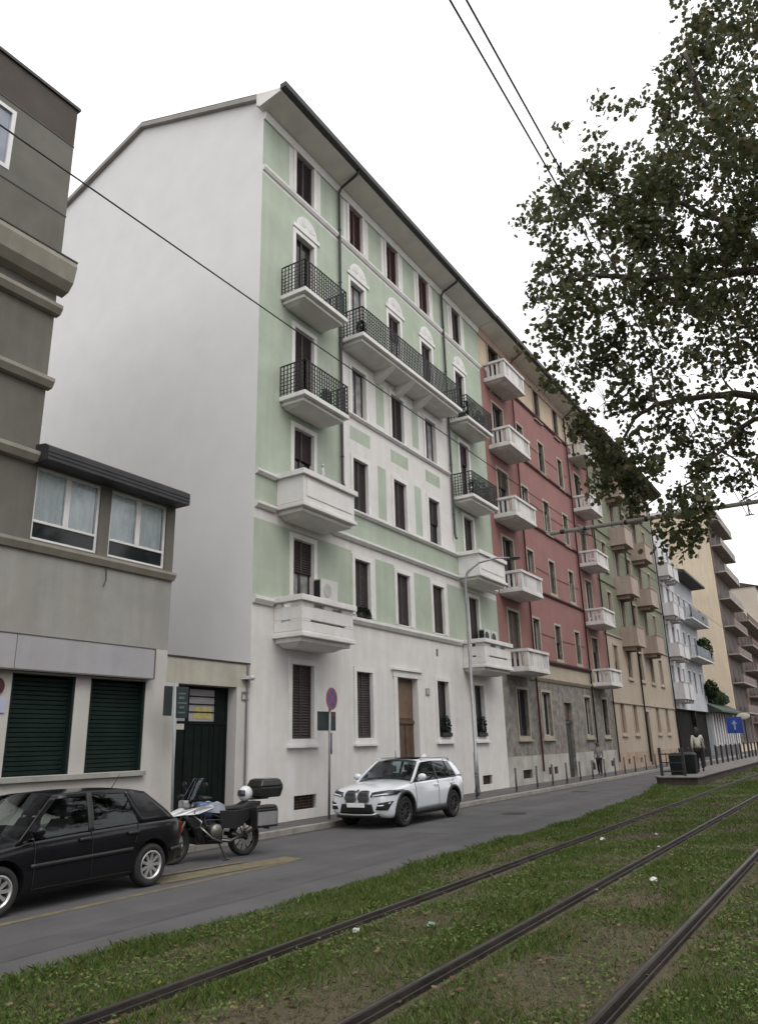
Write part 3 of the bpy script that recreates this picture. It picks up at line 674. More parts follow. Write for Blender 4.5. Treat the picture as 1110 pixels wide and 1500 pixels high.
# ------------------------------------------------------------------ grey corner building on the left
GRY = mat('grey_brown_render', (.137, .130, .112), .92, .10, .9, .4, 70, streak=.09)
GRT = mat('grey_brown_trim', (.29, .27, .225), .9, .10, 1.2, .2, 60, streak=.1)
LOW = mat('pale_ground_render', (.50, .48, .46), .92, .06, .8, .2, 60, streak=.06)
MIDR = mat('grey_mid_render', (.30, .297, .275), .92, .09, .9, .3, 70, streak=.07)
DGRN = mat('dark_green_shutter', (.008, .019, .016), .6, .2, 2, spec=.2)
WFR = mat('white_window_frame', (.66, .65, .64), .4, .05, 3)
lb = thing('commercial_building', 'grey rendered two storey building with a taller tower and dark green roller shutters', 'building', (8, FY, 0))
TX = 8.42; WX = 12.12
tw = [(5.9, 7.02, 13.64, 15.15)]
sh = [(8.42, 9.78, 1.57, 3.40), (10.14, 11.55, 1.57, 3.40), (5.2, 6.6, 1.57, 3.4)]
uw = [(8.45, 10.0, 5.97, 7.48), (10.27, 11.87, 5.97, 7.48)]
wl = MB()
facade(wl, -8, TX, 7.9, 16.35, FY, tw, [(-8, TX, 15.33, 16.4, 2), (-8, TX, 13.42, 15.33, 4)], 0)
facade(wl, -8, WX, 0, 7.9, FY, sh+uw, [(-8, WX, 0, 4.12, 1), (-8, WX, 4.12, 5.8, 3), (-8, 8.3, 5.8, 7.9, 0)], 0)
wl.add([(TX, FY, 7.9), (TX, FY, 16.35), (TX, 24, 16.35), (TX, 24, 7.9)], [(3,2,1,0)], 0)
wl.add([(WX, FY, 0), (WX, FY, 7.9), (WX, 22, 7.9), (WX, 22, 0)], [(3,2,1,0)], 3)
wl.add([(TX, FY, 7.9), (WX, FY, 7.9), (WX, 22, 7.9), (TX, 22, 7.9)], [(0,1,2,3)], 0)
wl.add([(-8, FY, 16.35), (TX, FY, 16.35), (TX, 24, 16.35), (-8, 24, 16.35)], [(0,1,2,3)], 2)
wl.build('wall', [GRY, LOW, mat('dark_parapet_render', (.073, .062, .053), .92, .14, 1, .3, 60), MIDR, mat('tower_olive_render', (.138, .134, .116), .92, .1, .9, .3, 60)], lb)
m = MB(); m.box(-8, TX+.05, FY-.05, FY+.3, 16.355, 16.43); m.build('coping', PIPE, lb)
for z in (15.33, 13.42): m = MB(); m.box(-8, TX+.01, FY-.012, FY+.01, z-.03, z+.0); m.build('joint_strip', PIPE, lb)
m = MB(); m.prismx([(FY-.4, 12.1), (FY-.42, 11.98), (FY-.34, 11.62), (FY-.2, 11.45), (FY+.02, 11.4), (FY+.02, 12.14)], -8, TX+.14); m.build('cornice', GRT, lb)
m = MB(); m.prismx([(FY-.42, 12.102), (FY-.42, 12.13), (FY+.01, 12.17), (FY+.01, 12.142)], -8, TX+.15); m.build('flashing', PIPE, lb)
for z in (11.08, 9.36, 7.70):
    m = MB(); m.prismx([(FY-.2, z), (FY-.2, z-.08), (FY-.12, z-.2), (FY+.02, z-.22), (FY+.02, z+.02)], -8, TX+(.06 if z > 8 else -.08)); m.build('string_course', GRT, lb)
m = MB(); m.prismx([(FY-.13, 5.9), (FY-.13, 5.84), (FY-.06, 5.72), (FY+.02, 5.72), (FY+.02, 5.9)], -8, WX+.02); m.build('string_course', GRT, lb)
HOOD = mat('charcoal_hood', (.028, .028, .032), .6, .15, 2)
m = MB(); m.prismx([(FY-.44, 7.5), (FY-.44, 7.78), (FY-.3, 7.86), (FY+.4, 7.95), (FY+.4, 7.905), (FY-.003, 7.895), (FY-.003, 7.5)], 8.35, WX+.02)
for z in (7.58, 7.66): m.box(8.35, WX+.02, FY-.452, FY-.441, z, z+.02)
m.build('roof_fascia', HOOD, lb)
CURT2 = mat('pale_curtain', (.80, .84, .85), .8, .04, 2.5)
for a, b2, c, d in uw:
    m = MB(); f = .055; y = FY
    for q in ((a+.003, a+f, c+.003, d-.003), (b2-f, b2-.003, c+.003, d-.003), (a+f, b2-f, c+.003, c+f), (a+f, b2-f, d-f, d-.003), (a+f, b2-f, c+.36, c+.36+f), ((a+b2)/2-.06, (a+b2)/2+.06, c+.36+f, d-f)): m.box(q[0], q[1], y+.04, y+.12, q[2], q[3])
    wn = m.build('window', WFR, lb, bevel=.006)
    m = MB(); m.box(a+f, b2-f, y+.07, y+.075, c+f, c+.36); m.build('lower_pane', PANE, wn)
    m = MB(); m.add([(a+f, y+.07, c+.36+f), (b2-f, y+.07, c+.36+f), (b2-f, y+.07, d-f), (a+f, y+.07, d-f)], [(0,1,2,3)]); m.build('pane', glass_mat('clear_glass', (.97, .99, .99), 1.), wn)
    m = MB(); n = 40
    xs_ = np.linspace(a+f, b2-f, n); ys_ = y+.14+.02*np.sin(np.arange(n)*1.7)
    m.add([(x, yy, c+.3) for x, yy in zip(xs_, ys_)]+[(x, yy, d) for x, yy in zip(xs_, ys_)], [(i, i+1, n+i+1, n+i) for i in range(n-1)]); m.build('curtain', CURT2, wn)
a, b2, c, d = tw[0]
m = MB()
for q in ((a, a+.09, c, d), (b2-.09, b2-.003, c, d), (a+.09, b2-.09, c, c+.09), (a+.09, b2-.09, d-.09, d-.003), (6.5, 6.6, c+.09, d-.09)): m.box(q[0], q[1], FY-.01, FY+.1, q[2], q[3])
wn = m.build('window', WFR, lb)
m = MB(); m.box(a+.09, b2-.09, FY+.04, FY+.05, c+.09, d-.09); m.build('pane', mat('sky_glass', (.20, .22, .27), .05, .2, 1.5, spec=.8), wn)
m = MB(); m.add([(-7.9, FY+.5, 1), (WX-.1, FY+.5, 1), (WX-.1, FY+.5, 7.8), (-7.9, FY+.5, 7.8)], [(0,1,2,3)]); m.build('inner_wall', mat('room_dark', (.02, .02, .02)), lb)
for a, b2, c, d in sh:
    m = MB(); z = c+.005
    while z < d-.05:
        z2 = min(z+.082, d-.003)
        m.prismx([(FY+.155, z), (FY+.142, z+.012), (FY+.142, z2-.012), (FY+.155, z2-.004), (FY+.17, z2-.004), (FY+.17, z)], a+.05, b2-.05); z += .085
    for q in ((a+.003, a+.05), (b2-.05, b2-.003)): m.box(q[0], q[1], FY+.02, FY+.17, c, d)
    m.build('roller_shutter', DGRN, lb)
m = MB(); m.box(-8, 11.62, FY-.1, FY+.02, 1.47, 1.56); m.build('sill', mat('sill_stone', (.30, .30, .27), .8, .1, 3), lb)
SIGNP = mat('blank_sign_panel', (.36, .355, .375), .35, .06, 1.2, streak=.06)
m = MB(); m.box(4.2, 8.30, FY-.19, FY-.003, 3.46, 4.08, 0); m.box(8.315, 11.58, FY-.19, FY-.003, 3.46, 4.08, 0)
m.box(4.2, 11.6, FY-.2, FY-.004, 4.082, 4.10, 1); m.box(11.582, 11.61, FY-.2, FY-.004, 3.44, 4.081, 1); m.box(4.2, 11.58, FY-.2, FY-.004, 3.43, 3.458, 1)
m.build('fascia_sign', [SIGNP, mat('sign_edge', (.1, .09, .085), .5)], lb)
m = MB(); m.tube([(10.25, FY-.03, 5.7), (10.27, FY-.03, 5.45), (10.22, FY-.03, 5.3)], .012, 5); m.build('wall_cable', DARK, lb)

# ------------------------------------------------------------------ gateway between the buildings
gw = thing('gateway', 'rendered gateway wall with tall dark green gate between the two buildings', 'gateway', (13.5, FY, 0))
gop = [(12.5, 14.45, .1, 3.42)]
wl = MB(); facade(wl, WX+.004, GX0-.004, 0, 4.0, FY+.003, gop, [(WX, GX0, 3.42, 4.0, 1)], 0, depth=.4)
wl.add([(WX+.004, FY+.003, 4), (GX0-.004, FY+.003, 4), (GX0-.004, FY+.45, 4), (WX+.004, FY+.45, 4)], [(0,1,2,3)], 1)
wl.build('wall', [LOW, mat('gate_lintel', (.42, .40, .34), .9, .1, 1, streak=.1)], gw)
m = MB(); m.box(WX+.01, GX0-.01, FY-.02, FY+.46, 4.003, 4.04); m.build('coping', PIPE, gw)
m = MB()
for q in ((12.505, 12.56), (13.05, 13.14), (14.0, 14.06), (14.38, 14.445)): m.box(q[0], q[1], FY+.29, FY+.36, .12, 3.41)
m.box(12.56, 14.38, FY+.31, FY+.34, .12, 2.55); m.box(12.56, 14.38, FY+.29, FY+.35, 3.34, 3.41); m.box(12.56, 14.38, FY+.285, FY+.35, 2.53, 2.6); m.box(14.06, 14.38, FY+.31, FY+.34, 2.6, 3.34)
for x in (12.8, 13.35, 13.6, 13.85, 14.2): m.box(x, x+.02, FY+.295, FY+.309, .2, 2.5)
gt = m.build('gate', mat('dark_green_gate', (.005, .010, .008), .6, .25, 3, spec=.15), gw)
m = MB(); m.box(13.14, 14.0, FY+.32, FY+.325, 2.6, 3.34); m.box(12.56, 13.05, FY+.32, FY+.325, 2.6, 3.34); m.build('glass_panel', mat('frosted_gate_glass', (.36, .345, .36), .25, .12, 1.5), gt)
m = MB()
for z in (2.8, 2.98, 3.16): m.box(13.14, 14.0, FY+.30, FY+.318, z, z+.025)
m.build('glazing_bars', mat('dark_green_gate', (.008, .015, .012)), gt)
m = MB()
m.box(13.3, 13.9, FY+.312, FY+.317, 2.66, 2.93); m.build('notice', mat('yellow_notice', (.42, .36, .14), .6, .15, 9), gt)
m = MB(); m.box(14.62, 14.86, FY-.02, FY+.0, 3.28, 3.32); m.box(14.62, 14.86, FY-.02, FY+.0, 3.1, 3.14); m.box(14.62, 14.64, FY-.02, FY, 3.14, 3.28); m.build('wall_bracket', mat('grey_bracket', (.15, .15, .15), .5), gw)
m = MB(); m.tube([(14.80, FY-.03, 4.0), (14.78, FY-.03, 3.0), (14.79, FY-.03, .14)], .025, 7); m.build('downpipe', mat('grey_pipe', (.16, .16, .17), .5), gw)
m = MB(); m.box(14.6, 14.9, FY-.14, FY-.005, 3.62, 3.70); m.ell((14.82, FY-.16, 3.66), (.08, .08, .07), 12, 8); m.build('lamp', mat('lamp_white', (.5, .5, .5), .4), gw)

# ------------------------------------------------------------------ garden wall, canopy and hedge beyond the blue house
hw = thing('garden_wall', 'white columned garden front under a green canopy beyond the blue house', 'wall', (90, 13, 0))
m = MB(); m.box(82.05, 98.5, 13.0, 13.3, 0, 1.0); m.build('plinth', mat('dark_plinth', (.09, .085, .09), .9, .2, 1), hw)
for x in np.arange(82.2, 98.3, 1.6): m = MB(); m.box(x, x+.55, 13.0, 13.3, 1.002, 4.19); m.build('column', WG, hw)
m = MB(); m.box(82.05, 98.5, 13.9, 14.1, 0, 5.2); m.build('rear_wall', mat('dark_shop_front', (.035, .033, .032)), hw)
m = MB(); m.prismx([(12.0, 4.2), (12.0, 4.35), (13.8, 5.3), (13.8, 4.2)], 81.5, 98.6); m.build('canopy', mat('green_canopy', (.035, .055, .04), .8, .2, 1), hw)
# ------------------------------------------------------------------ vehicles
RUB = mat('tyre_rubber', (.018, .018, .018), .8, .2, 8)
CHR = mat('chrome', (.62, .62, .63), .15, .05, 3, metal=1)
BLK = mat('black_trim', (.014, .014, .015), .55, .2, 6)
CARG = glass_mat('car_glass', (.78, .84, .82), .85)
SEATM = mat('seat_fabric', (.02, .02, .022), .9, .2, 6)
def car(name, label, cat, loc, S):
    root = thing(name, label, cat, loc, None, True)
    L, W = S['L'], S['W']; xs, zb, zs, zt, hw = (np.array(S[k], float) for k in ('x', 'zb', 'zs', 'zt', 'hw'))
    ip = lambda arr, x: float(np.interp(x, xs, arr))
    FR = [(0,0), (.80,0), (.93,.03), (.985,.20), (1.0,.48), (.985,.80), (.95,.96), (.86,1.0), (.5,None), (0,None)]
    def ringp(x):
        b, s, t, h = ip(zb, x), ip(zs, x), ip(zt, x), ip(hw, x); pts = []
        for a, q in FR:
            if q is None: z = s+(t-s)*(.75 if a == .5 else 1.0)
            else: z = b+q*(s-b)
            pts.append((a*h, z))
        return pts
    def wl(x, z):                            # half width of the lower body
        b, s, h = ip(zb, x), ip(zs, x), ip(hw, x); q = min(max((z-b)/(s-b), 0), 1)
        return h*float(np.interp(q, [0, .03, .2, .48, .8, .96, 1], [.8, .93, .985, 1, .985, .95, .90]))
    paint = S['paint']
    m = MB(); st = S['st']; n = 0
    for x in st:
        r = ringp(x); full = [(-y, z) for y, z in r[:-1]] + [(y, z) for y, z in r[:0:-1]]
        n = len(full); m.v += [(x, y, z) for y, z in full]
    for i in range(len(st)-1):
        for k in range(n): a = i*n+k; b = i*n+(k+1)%n; m.f.append((a, b, b+n, a+n)); m.m.append(0)
    m.f.append(tuple(range(n))[::-1]); m.m.append(0); m.f.append(tuple((len(st)-1)*n+k for k in range(n))); m.m.append(0)
    body = m.build('body', [paint, BLK], root, off=(0,0,0), smooth=True, recalc=True)
    sm = body.modifiers.new('round', 'SUBSURF'); sm.levels = 2; sm.render_levels = 2
    # wheel arches: cut with drums (their meshes stay only as modifier operands baked below)
    cut = MB()
    for ax in S['axles']:
        for sgn in (-1, 1):
            yc = sgn*(W/2-.02); cut.lathe_y([(0, -.26), (S['arch'], -.26), (S['arch'], .26), (0, .26)], (ax, yc, S['r']+.02), 36)
    cm = cut.mesh('arch_cutter', [BLK]); bm = bmesh.new(); bm.from_mesh(cm); bmesh.ops.remove_doubles(bm, verts=bm.verts, dist=1e-5); bmesh.ops.recalc_face_normals(bm, faces=bm.faces); bm.to_mesh(cm); bm.free()
    co = bpy.data.objects.new('arch_cutter', cm); COL.objects.link(co); co.location = loc
    bo = body.modifiers.new('arch', 'BOOLEAN'); bo.operation = 'DIFFERENCE'; bo.object = co; bo.solver = 'EXACT'
    try: bo.material_mode = 'TRANSFER'
    except Exception: pass
    bpy.context.view_layer.update()
    dg = bpy.context.evaluated_depsgraph_get(); me = bpy.data.meshes.new_from_object(body.evaluated_get(dg))
    body.modifiers.clear(); body.data = me
    bpy.data.objects.remove(co)
    me.shade_smooth()
    try: me.set_sharp_from_angle(angle=R(38))
    except Exception: pass
    # greenhouse
    zr = S['roof']; xa, xb, xc, xd = S['ws0'], S['ws1'], S['rw1'], S['rw0']
    rx, rzv, rwv = zip(*S['roofpts'])
    roofz = lambda x: float(np.interp(x, rx, rzv)); roofw = lambda x: float(np.interp(x, rx, rwv))
    def side(x, q):                          # q 0 at belt, 1 at roof edge
        b = ip(zs, x)-.02; t = roofz(min(max(x, xb-.0), xc))
        z = b+(t-b)*q; y0 = ip(hw, x)*.925; y1 = roofw(min(max(x, xb), xc))
        return y0+(y1-y0)*(q**1.25), z
    def patch(q4, sgn, nu=8, nv=6, o=0.):     # q4: (x at belt start,x at belt end,x at roof start,x at roof end, q0, q1)
        x0, x1, X0, X1, q0, q1 = q4; m_ = MB(); 
        for j in range(nv+1):
            q = q0+(q1-q0)*j/nv; s_ = (j/nv)
            for i in range(nu+1):
                x = (x0+(x1-x0)*i/nu)*(1-s_)+(X0+(X1-X0)*i/nu)*s_; y, z = side(x, q); m_.v.append((x, sgn*(y+o), z))
        for j in range(nv):
            for i in range(nu):
                a = j*(nu+1)+i; f = (a, a+1, a+nu+2, a+nu+1); m_.f.append(f if sgn < 0 else f[::-1]); m_.m.append(0)
        return m_
    def solid(o, t, off_=-1): s_ = o.modifiers.new('thick', 'SOLIDIFY'); s_.thickness = t; s_.offset = off_
    rm = MB(); nx, ny = 16, 10
    for i in range(nx+1):
        x = xb+(xc-xb)*i/nx
        for j in range(ny+1):
            v = -1+2*j/ny; rm.v.append((x, roofw(x)*v*1.005, roofz(x)+S['crown']*(1-abs(v)**2.6)))
    for i in range(nx):
        for j in range(ny): a = i*(ny+1)+j; rm.f.append((a, a+1, a+ny+2, a+ny+1)[::-1]); rm.m.append(0)
    o = rm.build('roof', paint, root, off=(0,0,0), smooth=True, recalc=True); solid(o, .035)
    for sgn in (-1, 1):
        for q in S['pillars']:
            o = patch(q[:6], sgn, 6, 10, q[7] if len(q) > 7 else .003).build('pillar', paint if q[6] else BLK, root, off=(0,0,0), smooth=True); solid(o, .03)
        for q in S['glass']:
            patch(q, sgn, 8, 8, -.008).build('side_window', S.get('sideglass', CARG), root, off=(0,0,0), smooth=True)
    def screen(x0, x1, q0, q1, nm, bow, gl):
        m_ = MB(); nu, nv = 12, 8
        for j in range(nv+1):
            s_ = j/nv; x = x0+(x1-x0)*s_; y, z = side(min(max(x, xa), xd), q0+(q1-q0)*s_); zc = z
            for i in range(nu+1):
                v = -1+2*i/nu; cx = bow*(v*v)*(1-.6*s_); z2 = zc+S['crown']*(1-abs(v)**2.6)*s_+.03*(1-v*v)*(1-s_)
                m_.v.append((x+cx, (y-.03)*v, z2))
        for j in range(nv):
            for i in range(nu): a = j*(nu+1)+i; m_.f.append((a, a+1, a+nu+2, a+nu+1)); m_.m.append(0)
        return m_.build(nm, gl, root, off=(0,0,0), smooth=True, recalc=True)
    screen(xa, xb, 0, 1, 'windscreen', .13, CARG); screen(xd, xc, 0, 1, 'rear_window', -.10, CARG)
    # cabin
    m = MB(); bz = ip(zs, (xa+xd)/2); yw = ip(hw, (xa+xd)/2)*.8
    for sx in S['seats']:
        for y in (-.38, .38):
            m.frustum((sx-.02, sx+.18, y-.24, y+.24), bz-.1, (sx+.12, sx+.24, y-.19, y+.19), bz+.14); m.box(sx+.13, sx+.22, y-.13, y+.13, bz+.17, bz+.33); m.box(sx+.16, sx+.18, y-.05, y+.05, bz+.13, bz+.18)
    m.build('seat', SEATM, root, off=(0,0,0), bevel=.03)
    m = MB(); m.box(xa+.25, xa+.75, -yw, yw, bz-.15, bz+.05); dsh = m.build('dashboard', SEATM, root, off=(0,0,0), bevel=.04)
    m = MB(); m.lathe_y([(.165, -.012), (.19, 0), (.165, .012)], (0, 0, 0), 20, closed=True); o = m.build('steering_wheel', SEATM, dsh, off=(0,0,0)); o.location = (xa+.85, .38, bz+.08); o.rotation_euler = (0, R(0), R(70))
    # wheels
    r, tw_ = S['r'], S['tw']
    tm = MB(); tm.lathe_y([(r*.66, -tw_/2+.01), (r*.9, -tw_/2), (r*.985, -tw_/2+.03), (r, -tw_/2+.06), (r, tw_/2-.06), (r*.985, tw_/2-.03), (r*.9, tw_/2), (r*.66, tw_/2-.01)], (0,0,0), 40, closed=True)
    rim = MB(); R1 = r*.66
    rim.lathe_y([(R1+.004, -tw_/2+.005), (R1-.012, -tw_/2-.002), (R1-.03, -tw_/2+.02), (R1-.035, tw_/2-.03), (R1+.003, tw_/2-.02)], (0,0,0), 40, closed=True)
    rim.lathe_y([(0, -tw_/2+.02), (.055, -tw_/2+.022), (.062, -tw_/2+.05), (.062, 0), (0, 0)], (0,0,0), 20)
    for k in range(S['spokes']):
        t = 2*math.pi*k/S['spokes']; ca, sa = math.cos(t), math.sin(t)
        def P(rad, tan, y): return (rad*ca-tan*sa, y, rad*sa+tan*ca)
        w0, w1 = S['spw']; ya, yb = -tw_/2+.025, -tw_/2+.06
        vs_ = [P(.05,-w0,ya), P(.05,w0,ya), P(R1-.02,w1,ya-.008), P(R1-.02,-w1,ya-.008), P(.05,-w0,yb), P(.05,w0,yb), P(R1-.02,w1,yb), P(R1-.02,-w1,yb)]
        rim.add(vs_, [(0,1,2,3),(7,6,5,4),(0,4,5,1),(1,5,6,2),(2,6,7,3),(3,7,4,0)])
    dk = MB(); dk.lathe_y([(0, .0), (R1-.02, .0), (R1-.02, .02), (0, .02)], (0,0,0), 24)
    tme, rme, dme = tm.mesh('wheel', RUB, smooth=True), rim.mesh('rim', S['rim']), dk.mesh('brake_disc', BLK)
    for ax in S['axles']:
        for sgn in (-1, 1):
            wo = link('wheel', tme, root, (ax, sgn*(W/2-tw_/2-.03), r)); link('rim', rme, wo); link('brake_disc', dme, wo)
            if sgn > 0: wo.rotation_euler = (0, 0, math.pi)
    def strip_(pts, sgn, hgt, o, name, mt, thick=.012, par=None):   # ribbon along the side following the body
        m_ = MB()
        for x, z in pts:
            y = wl(x, z)+o
            m_.v += [(x, sgn*y, z-hgt/2), (x, sgn*(wl(x, z+hgt/2)+o), z+hgt/2)]
        for i in range(len(pts)-1): a = 2*i; f = (a, a+2, a+3, a+1); m_.f.append(f if sgn < 0 else f[::-1]); m_.m.append(0)
        o_2 = m_.build(name, mt, par or root, off=(0,0,0), smooth=True); solid(o_2, thick, 0); return o_2
    return root, wl, ip, side, patch, solid, strip_, dict(xs=xs, zb=zb, zs=zs, zt=zt, hw=hw)

def seam(root, wl, pts, sgn, mt, wd=.008):
    m_ = MB()
    for i, (x, z) in enumerate(pts):
        dx = wd/2 if abs(pts[min(i+1, len(pts)-1)][0]-pts[max(i-1, 0)][0]) < abs(pts[min(i+1, len(pts)-1)][1]-pts[max(i-1, 0)][1]) else 0; dz = 0 if dx else wd/2
        m_.v += [(x-dx, sgn*(wl(x-dx, z-dz)+.002), z-dz), (x+dx, sgn*(wl(x+dx, z+dz)+.002), z+dz)]
    for i in range(len(pts)-1): a = 2*i; m_.f.append((a, a+1, a+3, a+2)); m_.m.append(0)
    o = m_.build('door_seam', mt, root, off=(0,0,0)); s_ = o.modifiers.new('thick', 'SOLIDIFY'); s_.thickness = .008; s_.offset = 0
def line(x0, z0, x1, z1, n=14): return [(x0+(x1-x0)*i/n, z0+(z1-z0)*i/n) for i in range(n+1)]

# ---- dark hatchback
NAVY = mat('black_car_paint', (.006, .0061, .008), .22, .1, 2, coat=.25, spec=.25)
ALLOY = mat('alloy_rim', (.52, .51, .50), .35, .12, 6, metal=.7)
HS = dict(L=4.02, W=1.69, paint=NAVY, rim=ALLOY,
    x=[0, .06, .20, .60, 1.05, 1.35, 2.2, 3.0, 3.6, 3.86, 3.97, 4.02], st=[0, .04, .12, .3, .6, .95, 1.25, 1.6, 2.1, 2.6, 3.1, 3.5, 3.78, 3.92, 3.99, 4.02],
    zb=[.34, .26, .21, .19, .18, .18, .18, .18, .20, .24, .28, .36], zs=[.56, .64, .70, .78, .84, .875, .91, .935, .95, .945, .93, .88],
    zt=[.57, .67, .75, .86, .93, .95, .95, .96, .97, .96, .94, .88], hw=[.62, .70, .78, .83, .845, .845, .845, .845, .83, .79, .75, .66],
    axles=(.86, 3.335), r=.302, tw=.195, arch=.355, spokes=9, spw=(.020, .022), roof=1.42, crown=.035,
    ws0=1.08, ws1=1.68, rw1=3.28, rw0=3.80, roofpts=[(1.5, 1.35, .60), (1.68, 1.385, .60), (2.3, 1.405, .60), (2.9, 1.395, .595), (3.28, 1.355, .58)],
    pillars=[(1.06, 1.15, 1.64, 1.75, 0, 1, 1), (2.18, 2.27, 2.22, 2.30, 0, 1, 0), (3.08, 3.82, 2.90, 3.30, 0, 1, 1), (1.68, 3.25, 1.68, 3.25, .92, 1.0, 1)],
    glass=[(1.15, 2.19, 1.75, 2.23, .02, .93), (2.26, 3.09, 2.29, 2.91, .02, .93)], seats=(1.85, 2.75))
hb, wl_, ip_, sd_, pt_, sol_, rib_, arr_ = car('parked_car', 'black five door hatchback with silver alloy wheels parked at the left edge', 'car', (5.40, 10.42, 0), HS)
for sg in (-1, 1):
    rib_(line(1.27, .55, 2.94, .575, 20), sg, .05, .004, 'side_moulding', BLK)
    seam(hb, wl_, line(1.32, .28, 1.32, .86), sg, DARK); seam(hb, wl_, line(2.22, .27, 2.22, .90), sg, DARK); seam(hb, wl_, line(2.98, .66, 3.06, .92), sg, DARK); seam(hb, wl_, line(1.32, .27, 2.95, .27), sg, DARK)
    for x in (2.0, 2.84): rib_(line(x, .80, x+.19, .802, 4), sg, .04, .022, 'door_handle', BLK, .03)
    rib_(line(.55, .70, .70, .705, 3), sg, .05, .012, 'side_indicator', mat('amber_lens', (.32, .06, .02), .3))
    m = MB(); m.ell((1.30, sg*.90, .98), (.075, .10, .07), 14, 10); m.tube([(1.32, sg*.80, .92), (1.31, sg*.88, .96)], .025, 8); m.build('door_mirror', NAVY, hb, off=(0,0,0), smooth=True)
    m = MB(); m.box(-.005, .20, sg*.52-.13, sg*.52+.13, .56, .68); m.build('headlight', mat('headlamp_glass', (.30, .31, .32), .1, .3, 9), hb, off=(0,0,0), bevel=.03)
    m = MB(); m.box(3.93, 4.015, sg*.62-.11, sg*.62+.09, .66, .86); m.build('tail_light', mat('red_lens', (.12, .008, .01), .2), hb, off=(0,0,0), bevel=.02)
    rib_(line(3.70, .48, 3.98, .49, 6), sg, .06, .012, 'bumper_corner', BLK, .02)
m = MB(); m.box(3.9, 4.06, -.72, .72, .30, .52); m.build('rear_bumper', BLK, hb, off=(0,0,0), bevel=.05)
m = MB(); m.box(-.05, .12, -.70, .70, .25, .48); m.build('front_bumper', BLK, hb, off=(0,0,0), bevel=.05)
m = MB(); m.tube([(3.15, 0, 1.40), (3.30, 0, 1.60)], [.008, .004], 6); m.build('aerial', BLK, hb, off=(0,0,0))
# ---- white SUV
WPNT = mat('white_car_paint', (.74, .76, .80), .18, .02, 2, coat=.9)
RIMD = mat('dark_two_tone_rim', (.07, .065, .065), .4, .3, 8, metal=.6)
SS = dict(L=4.45, W=1.82, paint=WPNT, rim=RIMD,
    x=[0, .05, .16, .42, .9, 1.30, 1.6, 2.4, 3.2, 3.8, 4.15, 4.36, 4.45], st=[0, .03, .09, .22, .42, .7, 1.0, 1.3, 1.6, 2.1, 2.6, 3.1, 3.6, 3.95, 4.2, 4.36, 4.43, 4.45],
    zb=[.42, .32, .25, .22, .21, .21, .21, .21, .22, .25, .30, .36, .46], zs=[.72, .80, .86, .92, .985, 1.02, 1.035, 1.055, 1.075, 1.09, 1.09, 1.07, .98],
    zt=[.74, .85, .92, 1.0, 1.07, 1.10, 1.10, 1.1, 1.1, 1.11, 1.11, 1.08, .99], hw=[.66, .76, .83, .89, .91, .91, .91, .91, .91, .895, .86, .81, .70],
    axles=(.88, 3.55), r=.36, tw=.23, arch=.42, spokes=10, spw=(.016, .026), roof=1.58, crown=.045,
    ws0=1.22, ws1=2.02, rw1=3.95, rw0=4.34, roofpts=[(1.9, 1.515, .63), (2.02, 1.53, .64), (2.6, 1.56, .645), (3.3, 1.545, .635), (3.95, 1.47, .60)],
    pillars=[(1.20, 1.32, 1.98, 2.12, 0, 1, 1), (2.60, 2.69, 2.64, 2.72, 0, 1, 0), (3.45, 3.53, 3.38, 3.44, 0, 1, 0), (3.86, 4.34, 3.72, 3.98, 0, 1, 1), (2.0, 3.9, 2.02, 3.95, .90, 1.0, 1)],
    glass=[(1.32, 2.61, 2.12, 2.65, .02, .91), (2.68, 3.46, 2.71, 3.39, .02, .91), (3.52, 3.87, 3.43, 3.73, .03, .91)], seats=(2.15, 3.1), sideglass=glass_mat('dark_car_glass', (.5, .52, .52), .10))
sv, wl_, ip_, sd_, pt_, sol_, rib_, arr_ = car('parked_car', 'white compact SUV with twin oval grilles parked at the kerb', 'car', (16.52, 11.06, 0), SS)
from mathutils.bvhtree import BVHTree
bod = [c for c in sv.children if c.name.startswith('body')][0]
bvh = BVHTree.FromPolygons([v.co.copy() for v in bod.data.vertices], [tuple(p_.vertices) for p_ in bod.data.polygons])
ss = lambda v, e: math.copysign(abs(v)**e, v)
def hit(y, z, d):                      # point on the nose of the car body, moved out by d
    for k in range(12):
        h_ = bvh.ray_cast(Vector((-1, y*(1-.02*k), z)), Vector((1, 0, 0)))
        if h_[0] is not None and h_[0].x < 1.0:
            n_ = h_[1] if h_[1].x < 0 else -h_[1]; return h_[0]+n_*d
    return Vector((.2, y, z))
def nose_quad(name, q, mt, d, par=None, nu=12, nv=6):
    m_ = MB()
    for j in range(nv+1):
        for i in range(nu+1):
            u_, v_ = i/nu, j/nv
            y = (q[0][0]*(1-u_)+q[1][0]*u_)*(1-v_)+(q[3][0]*(1-u_)+q[2][0]*u_)*v_; z = (q[0][1]*(1-u_)+q[1][1]*u_)*(1-v_)+(q[3][1]*(1-u_)+q[2][1]*u_)*v_
            m_.v.append(tuple(hit(y, z, d)))
    for j in range(nv):
        for i in range(nu): a_ = j*(nu+1)+i; m_.f.append((a_, a_+1, a_+nu+2, a_+nu+1)); m_.m.append(0)
    o_3 = m_.build(name, mt, par or sv, off=(0,0,0), smooth=True); sol_(o_3, .02, 0); return o_3
